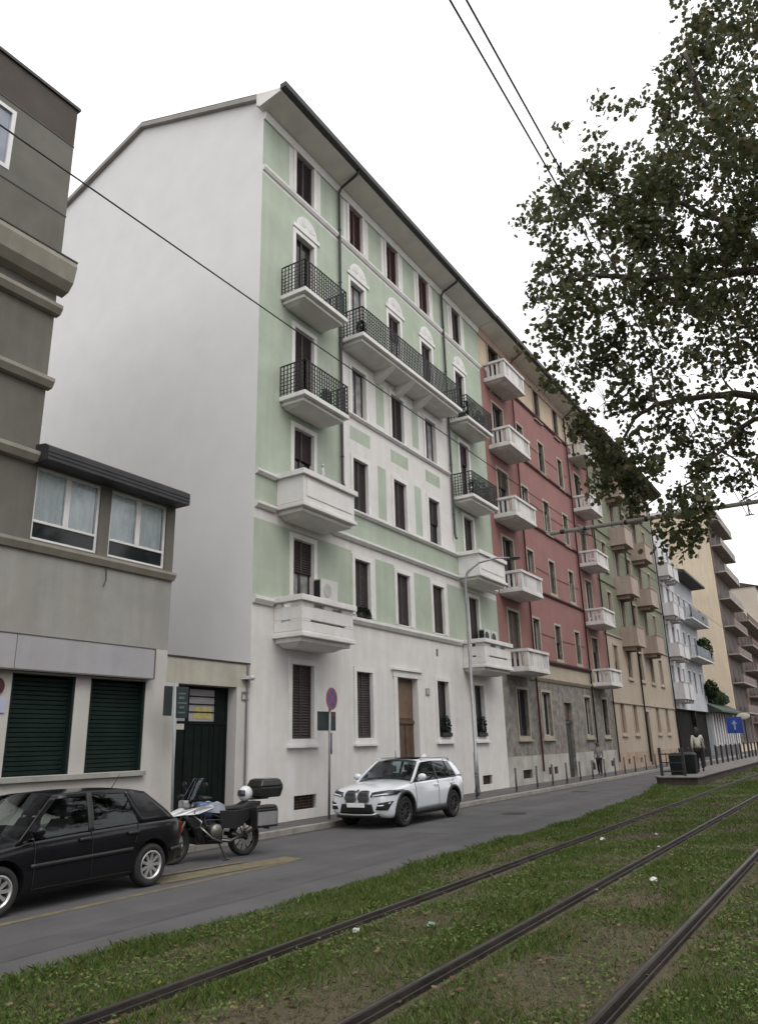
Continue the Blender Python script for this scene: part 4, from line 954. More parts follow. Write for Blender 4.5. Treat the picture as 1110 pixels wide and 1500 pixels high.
def nose_disc(name, cy, cz, ry, rz_, mt, d):
    m_ = MB(); m_.v.append(tuple(hit(cy, cz, d))); n = 28
    for r_ in (.5, 1):
        for k in range(n): t = 2*math.pi*k/n; m_.v.append(tuple(hit(cy+ry*r_*ss(math.cos(t), .55), cz+rz_*r_*ss(math.sin(t), .6), d)))
    for k in range(n):
        m_.f.append((0, 1+k, 1+(k+1)%n)); m_.f.append((1+k, 1+n+k, 1+n+(k+1)%n, 1+(k+1)%n)); m_.m += [0, 0]
    o_3 = m_.build(name, mt, sv, off=(0,0,0), smooth=True); sol_(o_3, .02, 0); return o_3
for sg in (-1, 1):
    # black cladding round the arches and sills
    for ax in SS['axles']:
        m = MB(); n = 20; rr0, rr1 = .415, .49
        for i in range(n+1):
            t = math.pi*(-.12+1.24*i/n); 
            for rr in (rr0, rr1):
                x, z = ax+rr*math.cos(t), .365+rr*math.sin(t); m.v.append((x, sg*(wl_(x, z)+.006), z))
        for i in range(n): a = 2*i; f = (a, a+1, a+3, a+2); m.f.append(f); m.m.append(0)
        o = m.build('wheel_arch_trim', BLK, sv, off=(0,0,0), smooth=True); sol_(o, .02, 0)
    rib_(line(1.34, .31, 3.10, .31, 16), sg, .14, .004, 'sill_cladding', BLK, .02)
    seam(sv, wl_, line(1.42, .38, 1.40, 1.0), sg, DARK); seam(sv, wl_, line(2.64, .38, 2.64, 1.03), sg, DARK); seam(sv, wl_, line(3.28, .72, 3.60, 1.05), sg, DARK); seam(sv, wl_, line(1.5, .405, 3.05, .405, 20), sg, DARK, .006)
    for x in (2.40, 3.34): rib_(line(x, .90, x+.2, .905, 4), sg, .035, .02, 'door_handle', WPNT, .03)
    rib_(line(1.3, 1.022, 3.84, 1.065, 20), sg, .02, .0, 'window_line_trim', BLK, .012)
    m = MB(); m.ell((1.56, sg*1.0, 1.14), (.085, .12, .085), 16, 10); m.tube([(1.60, sg*.86, 1.06), (1.58, sg*.95, 1.10)], .03, 8); m.build('door_mirror', WPNT, sv, off=(0,0,0), smooth=True)
    m = MB(); m.tube([(2.1, sg*.66, 1.55), (2.2, sg*.66, 1.60), (3.7, sg*.62, 1.57), (3.85, sg*.60, 1.50)], .018, 8); m.build('roof_rail', CHR, sv, off=(0,0,0), smooth=True)
    h = nose_quad('headlight', [(sg*.40, .735), (sg*.87, .775), (sg*.88, .885), (sg*.42, .825)], mat('headlamp_dark', (.035, .038, .045), .08, .4, 14, spec=.8), .014)
    nose_quad('daylight_strip', [(sg*.46, .745), (sg*.80, .785), (sg*.80, .806), (sg*.46, .764)], mat('lamp_strip', (.7, .72, .75), .2), .022, h)
    gb = nose_disc('grille', sg*.19, .735, .175, .130, mat('grille_dark', (.03, .03, .035), .35, .3, 12), .012)
    ch = MB(); lp_ = [hit(sg*.19+.175*ss(math.cos(t), .55), .735+.130*ss(math.sin(t), .6), .016) for t in np.linspace(0, 2*math.pi, 33)]
    ch.tube(lp_, .012, 6, cap=False); ch.build('grille_surround', CHR, gb, off=(0,0,0), smooth=True)
    for q in range(-4, 5): y = sg*.19+q*.034; bar = MB(); bar.tube([hit(y, .63, .02), hit(y, .735, .02), hit(y, .84, .02)], .006, 5); bar.build('grille_bar', mat('grille_bar_grey', (.2, .2, .21), .3, .1, 5, metal=.8), gb, off=(0,0,0))
    nose_quad('bumper_vent', [(sg*.55, .45), (sg*.80, .44), (sg*.86, .64), (sg*.62, .60)], BLK, .012)
    m = MB(); m.tube([hit(sg*.58, .545, .02), hit(sg*.70, .545, .025), hit(sg*.83, .60, .02)], .018, 8); m.build('vent_blade', WPNT, sv, off=(0,0,0), smooth=True)
    m = MB(); m.box(4.30, 4.44, sg*.60-.16, sg*.60+.15, .86, .98); m.build('tail_light', mat('red_lens', (.12, .008, .01), .2), sv, off=(0,0,0), bevel=.03)
nose_quad('lower_intake', [(-.50, .36), (.50, .36), (.44, .575), (-.44, .575)], BLK, .012, None, 20)
m = MB(); m.box(-.03, .2, -.60, .60, .255, .33); m.build('front_skirt', BLK, sv, off=(0,0,0), bevel=.03)
m = MB(); m.tube([(.05, -.62, .37), (-.045, -.45, .335), (-.055, 0, .325), (-.045, .45, .335), (.05, .62, .37)], .022, 8); m.build('skid_bar', mat('satin_silver', (.5, .5, .5), .35, .05, 3, metal=.7), sv, off=(0,0,0), smooth=True)
m = MB(); m.box(-.062, -.047, -.26, .26, .50, .60); m.build('number_plate', mat('blank_plate', (.8, .8, .8), .4, .02, 2), sv, off=(0,0,0), bevel=.005)
m = MB(); m.lathe_y([(0, 0), (.045, 0), (.045, .012), (0, .012)], (0,0,0), 18); o = m.build('bonnet_badge', CHR, sv, off=(0,0,0)); o.location = (.07, 0, .872); o.rotation_euler = (R(60), 0, R(90))
m = MB(); m.frustum((3.35, 3.62, -.04, .04), 1.585, (3.48, 3.6, -.012, .012), 1.66); m.build('aerial_fin', WPNT, sv, off=(0,0,0), bevel=.008)
m = MB(); m.box(1.98, 2.9, -.5, .5, 1.605, 1.612); m.build('roof_window', mat('roof_glass', (.03, .03, .03), .05), sv, off=(0,0,0))

# ---- motorcycle, local frame: +x backwards, front axle at x=-1.5, rear axle at 0
mo = thing('parked_motorcycle', 'white and blue touring motorcycle with top box and side cases in front of the gate', 'motorcycle', (11.92, 10.62, 0), None, True, R(-15))
def wheel(nm, c, r, wd):
    m = MB(); m.lathe_y([(r*.76, -wd*.42), (r*.9, -wd/2), (r*.98, -wd*.35), (r, 0), (r*.98, wd*.35), (r*.9, wd/2), (r*.76, wd*.42)], (0,0,0), 36, closed=True)
    o = m.build('wheel', RUB, mo, off=(0,0,0), smooth=True); o.location = c
    m = MB(); m.lathe_y([(r*.77, -.04), (r*.70, -.03), (r*.70, .03), (r*.77, .04)], (0,0,0), 36, closed=True); m.lathe_y([(0, -.06), (.06, -.06), (.06, .06), (0, .06)], (0,0,0), 16)
    for k in range(10):
        t = 2*math.pi*k/10+.1; m.tube([(.05*math.cos(t), .02*(-1)**k, .05*math.sin(t)), (r*.72*math.cos(t), 0, r*.72*math.sin(t))], .011, 5)
    m.build('rim', mat('dark_moto_rim', (.06, .06, .06), .4, .1, 4, metal=.6), o, off=(0,0,0))
    return o
wheel('front', (-1.5, 0, .33), .33, .12); wr = wheel('rear', (0, 0, .325), .325, .17)
m = MB(); m.lathe_y([(.05, -.09), (.13, -.088), (.13, -.082), (.05, -.08)], (0,0,0), 24); m.build('brake_disc', CHR, wr, off=(0,0,0))
ALU = mat('cast_aluminium', (.22, .21, .20), .4, .25, 6, metal=.6)
m = MB(); m.ell((-.80, 0, .50), (.26, .20, .20), 16, 10); m.box(-1.0, -.56, -.17, .17, .30, .55)
for s in (-1, 1): m.lathe_y([(0, -.14), (.11, -.13), (.13, -.08), (.13, .08), (.1, .14), (0, .14)], (-.86, s*.27, .53), 18)
eng = m.build('engine', mat('engine_black', (.03, .03, .03), .45, .4, 7, metal=.3), mo, off=(0,0,0), bevel=.02)
for s in (-1, 1):
    m = MB(); m.lathe_y([(0, -.03), (.11, -.02), (.12, .02), (0, .03)], (-.86, s*.42, .53), 18); m.build('cylinder_cover', ALU, eng, off=(0,0,0), smooth=True)
m = MB(); m.tube([(-.8, -.12, .36), (-.4, -.16, .30), (-.1, -.2, .42)], .03, 10); m.tube([(-.12, -.22, .43), (.28, -.24, .60)], [.05, .065], 12); m.build('exhaust', mat('exhaust_steel', (.16, .155, .15), .35, .2, 5, metal=.9), mo, off=(0,0,0), smooth=True)
m = MB()
for s in (-1, 1):
    m.tube([(-1.5, s*.1, .33), (-1.17, s*.1, 1.02)], [.032, .026], 10)
m.tube([(-1.2, -.14, .96), (-1.2, .14, .96)], .03, 8); m.build('fork', mat('fork_metal', (.25, .23, .18), .3, .1, 4, metal=.8), mo, off=(0,0,0), smooth=True)
m = MB()
for s in (-1, 1):
    m.tube([(-1.15, s*.08, .95), (-.6, s*.16, .72), (-.2, s*.12, .55)], .022, 8); m.tube([(-.95, s*.13, .8), (-.9, s*.18, .35), (-.45, s*.15, .3)], .02, 8); m.tube([(-.5, s*.12, .72), (.25, s*.11, .86)], .018, 8); m.tube([(-.35, s*.13, .42), (.0, s*.08, .325)], .035, 8)
m.tube([(-1.05, -.3, .5), (-1.02, -.33, .72), (-.68, -.33, .70)], .014, 6); m.build('frame', BLK, mo, off=(0,0,0), smooth=True)
MW = mat('motorcycle_white', (.62, .63, .65), .25, .05, 3, coat=.6); MBL = mat('motorcycle_blue', (.06, .10, .26), .3, .1, 3, coat=.6)
m = MB(); m.ell((-.84, 0, .86), (.30, .17, .15), 18, 12); m.ell((-.98, 0, .95), (.14, .15, .08), 14, 8); m.build('tank', MBL, mo, off=(0,0,0), smooth=True)
for s in (-1, 1):
    m = MB(); pl = [(-1.62, .80), (-1.45, .89), (-1.05, .96), (-.84, .97), (-.80, .92), (-.95, .87), (-1.12, .83), (-1.2, .82), (-1.4, .82)]
    n = len(pl)
    for k, dy in ((0, .0), (1, .03)):
        for x, z in pl: m.v.append((x, s*(.05+.17*min(1, (x+1.65)/.5)+dy*.6), z))
    m.f = [tuple(range(n)), tuple(range(n, 2*n))[::-1]]+[(i, n+i, n+(i+1)%n, (i+1)%n) for i in range(n)]; m.m = [0]*len(m.f)
    m.build('side_fairing', MW, mo, off=(0,0,0), recalc=True, bevel=.008)
for s in (-1, 1):
    m = MB(); pl = [(-.92, .84), (-.86, .98), (-.70, 1.02), (-.56, .95), (-.52, .84), (-.66, .80)]; n = len(pl)
    for dy in (.15, .185): m.v += [(x, s*(dy-.10*max(0, z-.9)), z) for x, z in pl]
    m.f = [tuple(range(n)), tuple(range(n, 2*n))[::-1]]+[(i, n+i, n+(i+1)%n, (i+1)%n) for i in range(n)]; m.m = [0]*len(m.f)
    m.build('tank_cover', mat('motorcycle_grey_blue', (.36, .39, .46), .3, .15, 6, coat=.5), mo, off=(0,0,0), recalc=True, bevel=.01)
    m = MB()
    for k in range(5): m.box(-.97+.0, -.75, min(s*(.22+.035*k), s*(.235+.035*k)), max(s*(.22+.035*k), s*(.235+.035*k)), .43, .63)
    m.build('cylinder_fins', ALU, eng, off=(0,0,0))
    m = MB(); m.tube([(-1.05, s*.12, 1.0), (-1.2, s*.2, .85), (-1.1, s*.16, .6)], .012, 6); m.tube([(-.55, s*.2, .36), (-.52, s*.34, .36)], .016, 6); m.build('cable_and_footpeg', ALU, mo, off=(0,0,0))
m = MB(); m.tube([(-.2, -.13, .78), (.0, -.12, .45)], .03, 8); m.build('shock_absorber', mat('spring_white', (.45, .45, .44), .5), mo, off=(0,0,0))
m = MB(); m.prismy([(-1.68, .78), (-1.66, .83), (-1.35, .94), (-1.2, .95), (-1.3, .86)], -.08, .08); m.build('beak', MW, mo, off=(0,0,0), bevel=.02, recalc=True)
m = MB(); m.box(-1.36, -1.24, -.13, .13, .93, 1.07); m.build('headlight', mat('headlamp_glass', (.30, .31, .32), .1, .3, 9), mo, off=(0,0,0), bevel=.03)
m = MB(); nv, nu = 6, 8
for j in range(nv+1):
    for i in range(nu+1):
        v = -1+2*i/nu; t = j/nv; m.v.append((-1.34+.24*t+.10*v*v, .19*v*(1-.25*t), 1.02+.42*t))
for j in range(nv):
    for i in range(nu): a = j*(nu+1)+i; m.f.append((a, a+1, a+nu+2, a+nu+1)); m.m.append(0)
o = m.build('windshield', glass_mat('clear_screen', (.8, .86, .95), .8), mo, off=(0,0,0), smooth=True); s_ = o.modifiers.new('thick', 'SOLIDIFY'); s_.thickness = .006
m = MB(); m.tube([(-1.02, -.42, 1.10), (-1.06, -.25, 1.13), (-1.1, -.1, 1.06), (-1.1, .1, 1.06), (-1.06, .25, 1.13), (-1.02, .42, 1.10)], .016, 8)
for s in (-1, 1): m.tube([(-1.04, s*.30, 1.12), (-1.0, s*.44, 1.095)], .022, 8); m.tube([(-1.07, s*.28, 1.13), (-1.1, s*.36, 1.30)], .008, 5); m.ell((-1.10, s*.38, 1.33), (.025, .085, .05), 10, 8)
m.build('handlebar', BLK, mo, off=(0,0,0), smooth=True)
m = MB(); m.prismy([(-.62, .90), (-.55, .84), (-.1, .82), (.28, .88), (.32, .96), (-.0, .97), (-.12, .91), (-.45, .90)], -.15, .15); m.build('saddle', mat('saddle_vinyl', (.02, .02, .02), .6, .2, 5), mo, off=(0,0,0), bevel=.03, recalc=True)
BOX = mat('case_black', (.018, .018, .018), .4, .2, 4); SIL = mat('case_silver', (.27, .27, .275), .4, .1, 3, metal=.3)
m = MB(); m.frustum((.22, .70, -.24, .24), 1.02, (.20, .76, -.27, .27), 1.22); m.frustum((.20, .76, -.27, .27), 1.222, (.26, .70, -.22, .22), 1.36); tb = m.build('top_box', BOX, mo, off=(0,0,0), bevel=.03)
m = MB(); m.box(.32, .66, -.19, .19, 1.362, 1.375); m.build('lid_panel', SIL, tb, off=(0,0,0), bevel=.005)
m = MB()
for s in (-1, 1):
    m.prismy([(-.62, .55), (-.66, .86), (-.3, .83), (.12, .87), (.24, .78), (-.05, .62), (-.3, .5)], *sorted((s*.10, s*.19)))
    m.prismy([(-1.42, .80), (-1.0, .72), (-.98, .42), (-1.08, .36), (-1.16, .55)], *sorted((s*.09, s*.20)))
m.box(-1.05, -1.0, -.16, .16, .45, .8); m.prismy([(-1.1, .30), (-.55, .27), (-.5, .36), (-1.14, .42)], -.15, .15)
m.build('body_panels', mat('motorcycle_black_plastic', (.012, .012, .013), .5, .2, 5), mo, off=(0,0,0), recalc=True, bevel=.012)
m = MB()
for s in (-1, 1): m.tube([(-1.12, s*.06, .55), (-1.16, s*.36, .62), (-.95, s*.44, .42), (-.70, s*.36, .33), (-.6, s*.1, .32)], .016, 8); m.tube([(-1.2, s*.12, .82), (-1.14, s*.38, .70), (-1.16, s*.36, .62)], .014, 8)
m.build('crash_bar', mat('crash_bar_steel', (.30, .29, .28), .3, .1, 4, metal=.8), mo, off=(0,0,0), smooth=True)
for s in (-1, 1): m = MB(); m.tube([(-1.16, s*.30, 1.12), (-1.17, s*.44, 1.11), (-1.06, s*.48, 1.09)], .035, 8); m.build('hand_guard', BLK, mo, off=(0,0,0), smooth=True)
m = MB(); m.box(.1, .5, -.1, .1, .99, 1.018); m.build('luggage_rack', BLK, mo, off=(0,0,0))
for s in (-1, 1):
    m = MB(); m.box(.0, .50, s*.33-.11, s*.33+.11, .50, .84); m.frustum((.0, .50, s*.33-.11, s*.33+.11), .842, (.04, .46, s*.33-.09, s*.33+.09), .90)
    pn = m.build('side_case', BOX, mo, off=(0,0,0), bevel=.02)
    m = MB(); m.box(.03, .47, s*.33+s*.108-.006, s*.33+s*.108+.012, .54, .78); m.box(.496, .508, s*.33-.08, s*.33+.08, .54, .80); m.build('case_panel', SIL, pn, off=(0,0,0), bevel=.004)
m = MB(); m.prismy([(.1, .66), (.5, .62), (.52, .5), (.56, .42), (.5, .44), (.42, .58), (.1, .60)], -.08, .08); m.build('rear_mudguard', BLK, mo, off=(0,0,0))
m = MB(); m.tube([(-1.83, -.05, .42)]+[(-1.5+.37*math.cos(t), 0, .33+.37*math.sin(t)) for t in np.linspace(2.6, .9, 10)], .05, 8); m.build('front_mudguard', BLK, mo, off=(0,0,0), smooth=True)
m = MB(); m.tube([(-.62, -.1, .32), (-.56, -.30, .012)], .014, 6); m.box(-.62, -.50, -.34, -.26, .0, .012); m.build('side_stand', BLK, mo, off=(0,0,0))
m = MB(); m.box(.48, .52, -.06, .06, .78, .83); m.build('tail_light', mat('red_lens', (.12, .008, .01), .2), mo, off=(0,0,0))
# helmet on the rear seat
hm = thing('helmet', 'white full face helmet resting on the motorcycle seat', 'helmet', mo.matrix_basis @ Vector((.02, 0, .97)), None, True, R(-20))
m = MB(); m.ell((0, 0, .14), (.15, .125, .145), 20, 14); m.build('shell', MW, hm, off=(0,0,0), smooth=True)
m = MB(); nu, nv = 10, 5
for j in range(nv+1):
    for i in range(nu+1):
        a = math.pi+(-1+2*i/nu)*1.15; e = R(-18+46*j/nv); m.v.append((.156*math.cos(a)*math.cos(e), .131*math.sin(a)*math.cos(e), .14+.15*math.sin(e)))
for j in range(nv):
    for i in range(nu): a = j*(nu+1)+i; m.f.append((a, a+1, a+nu+2, a+nu+1)); m.m.append(0)
m.build('visor', mat('visor_dark', (.03, .03, .04), .06, spec=.8), hm, off=(0,0,0), smooth=True)

# ------------------------------------------------------------------ street furniture
GALV = mat('galvanised_steel', (.27, .275, .285), .45, .12, 3, metal=.4)
SBACK = mat('sign_back_green', (.018, .03, .03), .5, .2, 3)
np_ = thing('no_parking_sign', 'no parking sign with dark plates on a grey pole in front of the green house', 'sign', (17.3, 12.45, .125))
m = MB(); m.tube([(17.28, 12.45, .12), (17.36, 12.45, 3.5)], .032, 10); m.build('pole', GALV, np_, smooth=True)
def disc(m, c, nrm, r0, r1, d0, d1, mi, seg=28):
    nrm = Vector(nrm).normalized(); u = nrm.cross(Vector((0,0,1))).normalized(); v = u.cross(nrm); c = Vector(c); n0 = len(m.v)
    for d in (d0, d1):
        for k in range(seg):
            t = 2*math.pi*k/seg
            for r_ in (r0, r1): m.v.append(tuple(c+nrm*d+(u*math.cos(t)+v*math.sin(t))*r_))
    for k in range(seg):
        a = n0+2*k; b = n0+2*((k+1)%seg); q = 2*seg
        for f in ((a, a+1, b+1, b), (a+q, b+q, b+1+q, a+1+q), (a+1, a+1+q, b+1+q, b+1)): m.f.append(f); m.m.append(mi)
nn = Vector((.1, -.995, 0)).normalized(); cc = Vector((17.36, 12.45, 3.2))+nn*.05
SR, SB = mat('sign_red', (.26, .04, .06), .4), mat('sign_blue', (.035, .05, .20), .4)
m = MB(); disc(m, cc, nn, 0, .3, -.004, .004, 1); disc(m, cc, nn, .245, .3, .0041, .009, 0)
u = nn.cross(Vector((0,0,1))).normalized(); v = Vector((0,0,1))
for q in (1, -1):
    dr = (u*q+v).normalized(); pr = (v-u*q).normalized()
    m.add([cc+nn*(.0105+.001*q)+dr*a+pr*b for a, b in ((-.25,-.028),(.25,-.028),(.25,.028),(-.25,.028))], [(0,1,2,3)], 0)
m.build('round_sign', [SR, SB], np_, recalc=False)
m = MB(); m.box(16.86, 17.70, 12.50, 12.52, 2.36, 2.86); sp_ = m.build('plate', SBACK, np_, bevel=.01)
m = MB(); m.box(17.42, 17.66, 12.495, 12.499, 2.74, 2.82); m.build('red_strip', mat('sign_red_dark', (.14, .03, .03), .5), sp_)
m = MB(); m.box(17.37, 17.47, 12.47, 12.49, 1.75, 2.3); m.build('plate', SBACK, np_)
gp = thing('sign_pole', 'slim grey pole with dark green plates beside the driveway gate', 'sign', (11.92, 12.6, .125))
m = MB(); m.tube([(11.95, 12.6, .12), (11.83, 12.6, 3.36)], .028, 10); m.build('pole', mat('pale_green_pole', (.26, .30, .29), .5, .1, 3), gp, smooth=True)
m = MB(); m.box(11.56, 11.80, 12.62, 12.64, 2.66, 3.28); m.build('plate', SBACK, gp, bevel=.008)
pl2 = MB(); pl2.box(11.90, 12.26, 12.62, 12.64, 2.62, 3.28); pq = pl2.build('plate', SBACK, gp, bevel=.008)
m = MB()
for x, z, w_, h_ in ((11.96, 3.12, .22, .03), (11.98, 3.02, .16, .05), (11.95, 2.92, .26, .03), (12.0, 2.82, .14, .05), (11.97, 2.72, .2, .03)): m.box(x, x+w_, 12.614, 12.619, z, z+h_)
m.build('faded_marks', mat('faded_mark', (.12, .15, .16), .5, .2, 10), pq)
m = MB(); m.box(11.9, 12.16, 12.61, 12.63, 2.38, 2.5); m.build('small_plate', mat('ivory_plate', (.42, .41, .36), .5, .15, 20), gp)
sl2 = thing('wall_notice_board', 'round dark red disc above a pale blue notice at the left edge', 'sign', (8.2, FY, 3.0))
m = MB(); disc(m, (8.10, FY-.03, 3.14), (0, -1, 0), 0, .16, -.02, .02, 0); m.build('red_disc', mat('dark_red_disc', (.06, .015, .018), .5), sl2)
m = MB(); m.box(7.6, 8.33, FY-.03, FY-.003, 2.68, 2.95); nb = m.build('notice', mat('notice_pale_blue', (.42, .43, .56), .5, .08, 4), sl2)
m = MB(); m.box(7.66, 8.2, FY-.036, FY-.0305, 2.73, 2.9); m.build('notice_face', mat('notice_face', (.5, .5, .58), .5), nb)
lp = thing('street_lamp', 'grey gooseneck lamp post at the right end of the green facade', 'street lamp', (26.45, 12.45, .125))
m = MB(); m.tube([(26.45, 12.45, .12), (26.45, 12.45, 1.6), (26.46, 12.45, 1.62), (26.47, 12.45, 8.0), (26.5, 12.35, 8.35), (26.75, 11.95, 8.72), (27.2, 11.4, 8.92), (27.6, 11.0, 8.94)], [.085, .085, .062, .052, .046, .042, .038, .034], 12); m.build('pole', GALV, lp, smooth=True)
m = MB(); m.ell((27.75, 10.85, 8.93), (.22, .25, .055), 16, 10); m.build('lamp_head', mat('dark_grey_lamp', (.05, .05, .05), .5), lp, smooth=True)
m = MB(); m.lathe_y([(.0, 0), (.11, 0), (.11, .1), (0, .1)], (0,0,0), 16); o = m.build('base_collar', GALV, lp, off=(0,0,0)); o.rotation_euler = (R(90), 0, 0); o.location = (0, 0, .10)

# bollards along the left pavement
BOL = mat('bollard_grey', (.11, .11, .112), .7, .2, 4)
def bollard_mesh():
    m = MB(); m.tube([(0,0,0), (0,0,.82)], .04, 12); m.ell((0,0,.82), (.05, .05, .05), 12, 8); m.tube([(0,0,0), (0,0,.05)], .06, 12); m.tube([(0,0,.70), (0,0,.73)], .047, 12)
    return m.mesh('bollard', BOL, smooth=True)
bme = bollard_mesh()
for i, x in enumerate((22.9, 24.9, 28.4, 30.6, 32.4, 34.2, 36.1, 38.0, 40.0, 41.9, 43.8, 46, 48.5, 51, 54, 57)):
    o = link('bollard', bme, None, (x, 11.75, .125)); tag(o, 'slim grey bollard in the row along the pavement edge', 'bollard', 'bollards along the pavement')
DB = mat('platform_post_dark', (.022, .022, .024), .6, .2, 4)
m = MB(); m.tube([(0,0,0), (0,0,.95)], .055, 10); m.tube([(0,0,.95), (0,0,1.0)], [.065, .04], 10); pme = m.mesh('bollard', DB)
for i in range(16):
    x = 37.6+i*1.9; o = link('bollard', pme, None, (x, 7.55, .472)); tag(o, 'dark post in the row along the tram platform edge', 'bollard', 'posts along the tram platform')
# fence, bins at the platform end
pf = thing('platform_railing', 'dark metal railing with three bars at the end of the tram platform', 'railing', (33.4, 7.0, .47))
for y in (7.5, 6.62): m = MB(); m.box(33.35, 33.45, y-.05, y+.05, .472, 1.55); m.build('post', DB, pf)
for z in (.62, .95, 1.28): m = MB(); m.box(33.385, 33.415, 6.675, 7.445, z, z+.045); m.build('rail', DB, pf)
for k, (x, y) in enumerate(((34.3, 7.05), (35.4, 6.75))):
    b = thing('litter_bin', ['dark green litter bin behind the platform railing', 'dark green litter bin nearest the person in the cream jacket'][k], 'bin', (x, y, .472))
    m = MB(); m.frustum((x-.26, x+.26, y-.24, y+.24), .476, (x-.28, x+.28, y-.26, y+.26), 1.22); m.build('bin_body', mat('bin_green', (.010, .015, .013), .7, .2, 3, spec=.2), b, bevel=.03)
    m = MB(); m.frustum((x-.30, x+.30, y-.28, y+.28), 1.224, (x-.2, x+.2, y-.18, y+.18), 1.33); m.build('bin_lid', DB, b, bevel=.02)
bs = thing('direction_sign', 'blue square sign with a white arrow on a pole at the far platform', 'sign', (58, 7.85, .1))
m = MB(); m.tube([(58, 7.85, .02), (58, 7.85, 3.3)], .05, 8); m.build('pole', GALV, bs)
m = MB(); m.box(57.94, 57.97, 7.85-.50, 7.85+.5, 2.1, 3.15); bp_ = m.build('face_plate', mat('road_sign_blue', (.015, .055, .30), .4), bs)
m = MB(); m.prismx([(y-.72, z-.02) for y, z in ((8.52, 2.35), (8.62, 2.35), (8.62, 2.72), (8.75, 2.72), (8.57, 2.98), (8.39, 2.72), (8.52, 2.72))], 57.92, 57.938); m.build('arrow', mat('sign_white', (.32, .37, .58), .4), bp_)
# oval on a dark post, painted pale in place of a bright light
os_ = thing('oval_bright_spot', 'small pale oval standing for a bright light on a dark post beyond the blue sign', 'sign', (70, 8.7, .1))
m = MB(); m.tube([(70, 8.7, .02), (70, 8.7, 3.3)], .06, 8); m.build('post', DB, os_)
m = MB(); m.ell((69.9, 8.7, 3.45), (.05, .52, .26), 18, 10); m.build('face_plate', mat('pale_oval', (.62, .60, .5), .4), os_, smooth=True)
# manholes
for x, y, lb in ((21.4, 9.0, 'iron manhole cover in the road nearest the white car'), (31.0, 10.15, 'iron manhole cover farther along by the kerb')):
    m = MB(); m.prismz([(x+.36*math.cos(t), y+.36*math.sin(t)) for t in np.linspace(0, 2*math.pi, 28, endpoint=False)], -.02, .006)
    for k in range(-3, 4): m.box(x-.28, x+.28, y+k*.08-.015, y+k*.08+.015, .0062, .010)
    tag(m.build('manhole_cover', mat('cast_iron', (.04, .038, .037), .6, .25, 8)), lb, 'manhole cover')
# things on balconies and sills
def aircon(x, y, z, lb, w_=.85, h_=.68):
    a = thing('air_conditioner', lb, 'air conditioner', (x, y, z))
    m = MB(); m.box(x-w_/2, x+w_/2, y-.14, y+.14, z+.02, z+h_); m.box(x-w_*.4, x-w_*.3, y-.12, y+.12, z, z+.02); m.box(x+w_*.3, x+w_*.4, y-.12, y+.12, z, z+.02); cs = m.build('casing', mat('ac_casing', (.52, .51, .49), .5, .05, 3), a, bevel=.015)
    m = MB(); disc(m, (x-.1, y-.145, z+h_/2+.01), (0, -1, 0), 0, .2, -.004, .004, 0); m.build('fan_grille', BLK if w_ < .7 else mat('ac_grille', (.40, .40, .385), .6, .1, 3), cs)
    m = MB()
    for q in (-.3, .3): m.box(x+w_*q-.015, x+w_*q+.015, y-.15, y+.165, z-.03, z-.001); m.box(x+w_*q-.015, x+w_*q+.015, y+.13, y+.165, z-.25, z-.031)
    m.build('wall_bracket', BLK, cs)
    m = MB(); m.box(x-w_/2-.012, x-w_/2-.002, y-.11, y+.11, z+.06, z+h_-.05); m.build('dark_side_plate', BLK, cs)  # dark plate covering the left side of the casing
aircon(17.98, FY-.17, 6.0, 'white air conditioner unit on the first balcony of the green house beside its door')
aircon(29.3, FY-.17, 5.86, 'white air conditioner unit, left of the pair on the far right balcony', .62, .6); aircon(30.0, FY-.17, 5.86, 'white air conditioner unit, right of the pair on the far right balcony', .62, .6)
LEAFP = leaf_mat('balcony_leaves', (.02, .045, .015), (.035, .07, .02), (.06, .09, .03))
def bush(name, label, cat, c, r, n, size, mt=None, group=None, pot=True, flowers=None):
    t = thing(name, label, cat, (c[0], c[1], c[2]), group)
    if pot:
        m = MB(); pts = [(0, .0), (r[0]*.55, .0), (r[0]*.7, .2), (r[0]*.62, .2), (0, .18)]; k0 = 14
        for k in range(k0):
            a = 2*math.pi*k/k0
            for rr, z in pts: m.v.append((rr*math.cos(a)+c[0], rr*math.sin(a)*.6+c[1], z+c[2]))
        for k in range(k0):
            for i in range(len(pts)-1): a = k*5+i; b = ((k+1)%k0)*5+i; m.f.append((a, b, b+1, a+1)); m.m.append(0)
        m.build('pot', mat('terracotta', (.16, .07, .045), .85, .2, 4), t)
    P = rng.normal(size=(n, 3)); P /= np.linalg.norm(P, axis=1)[:, None]; P *= rng.uniform(.35, 1, (n, 1))**.6; P *= np.array(r); P[:, 2] += (.2 if pot else 0)+r[2]*.9
    V, F = leaves(P, size); np_mesh('foliage', V, F, mt or LEAFP, t)
    if flowers:
        k = rng.choice(n, n//9); V, F = leaves(P[k]*1.04, size*.9); np_mesh('flowers', V, F, flowers, t)
    return t
def leaves(P, size, droop=.3):
    n = len(P); a = rng.normal(size=(n, 3)); a[:, 2] -= droop; a /= np.linalg.norm(a, axis=1)[:, None]
    b = np.cross(a, rng.normal(size=(n, 3))); b /= np.linalg.norm(b, axis=1)[:, None]; nn_ = np.cross(a, b)
    s = size*rng.uniform(.6, 1.25, (n, 1))
    prof = [(-.5, 0, 0), (-.18, .42, .06), (.02, .26, .0), (.16, .46, .08), (.5, 0, -.05), (.16, -.46, .08), (.02, -.26, .0), (-.18, -.42, .06)]
    V = np.stack([P+s*(a*u+b*v+nn_*w_) for u, v, w_ in prof], 1).reshape(-1, 3)
    F = (np.arange(n)*8)[:, None]+np.array([[0, 1, 2, 3, 4, 5, 6, 7]]); return V, F
FLW = mat('flower_white', (.5, .5, .48), .7); FLR = mat('flower_red', (.3, .03, .05), .7)
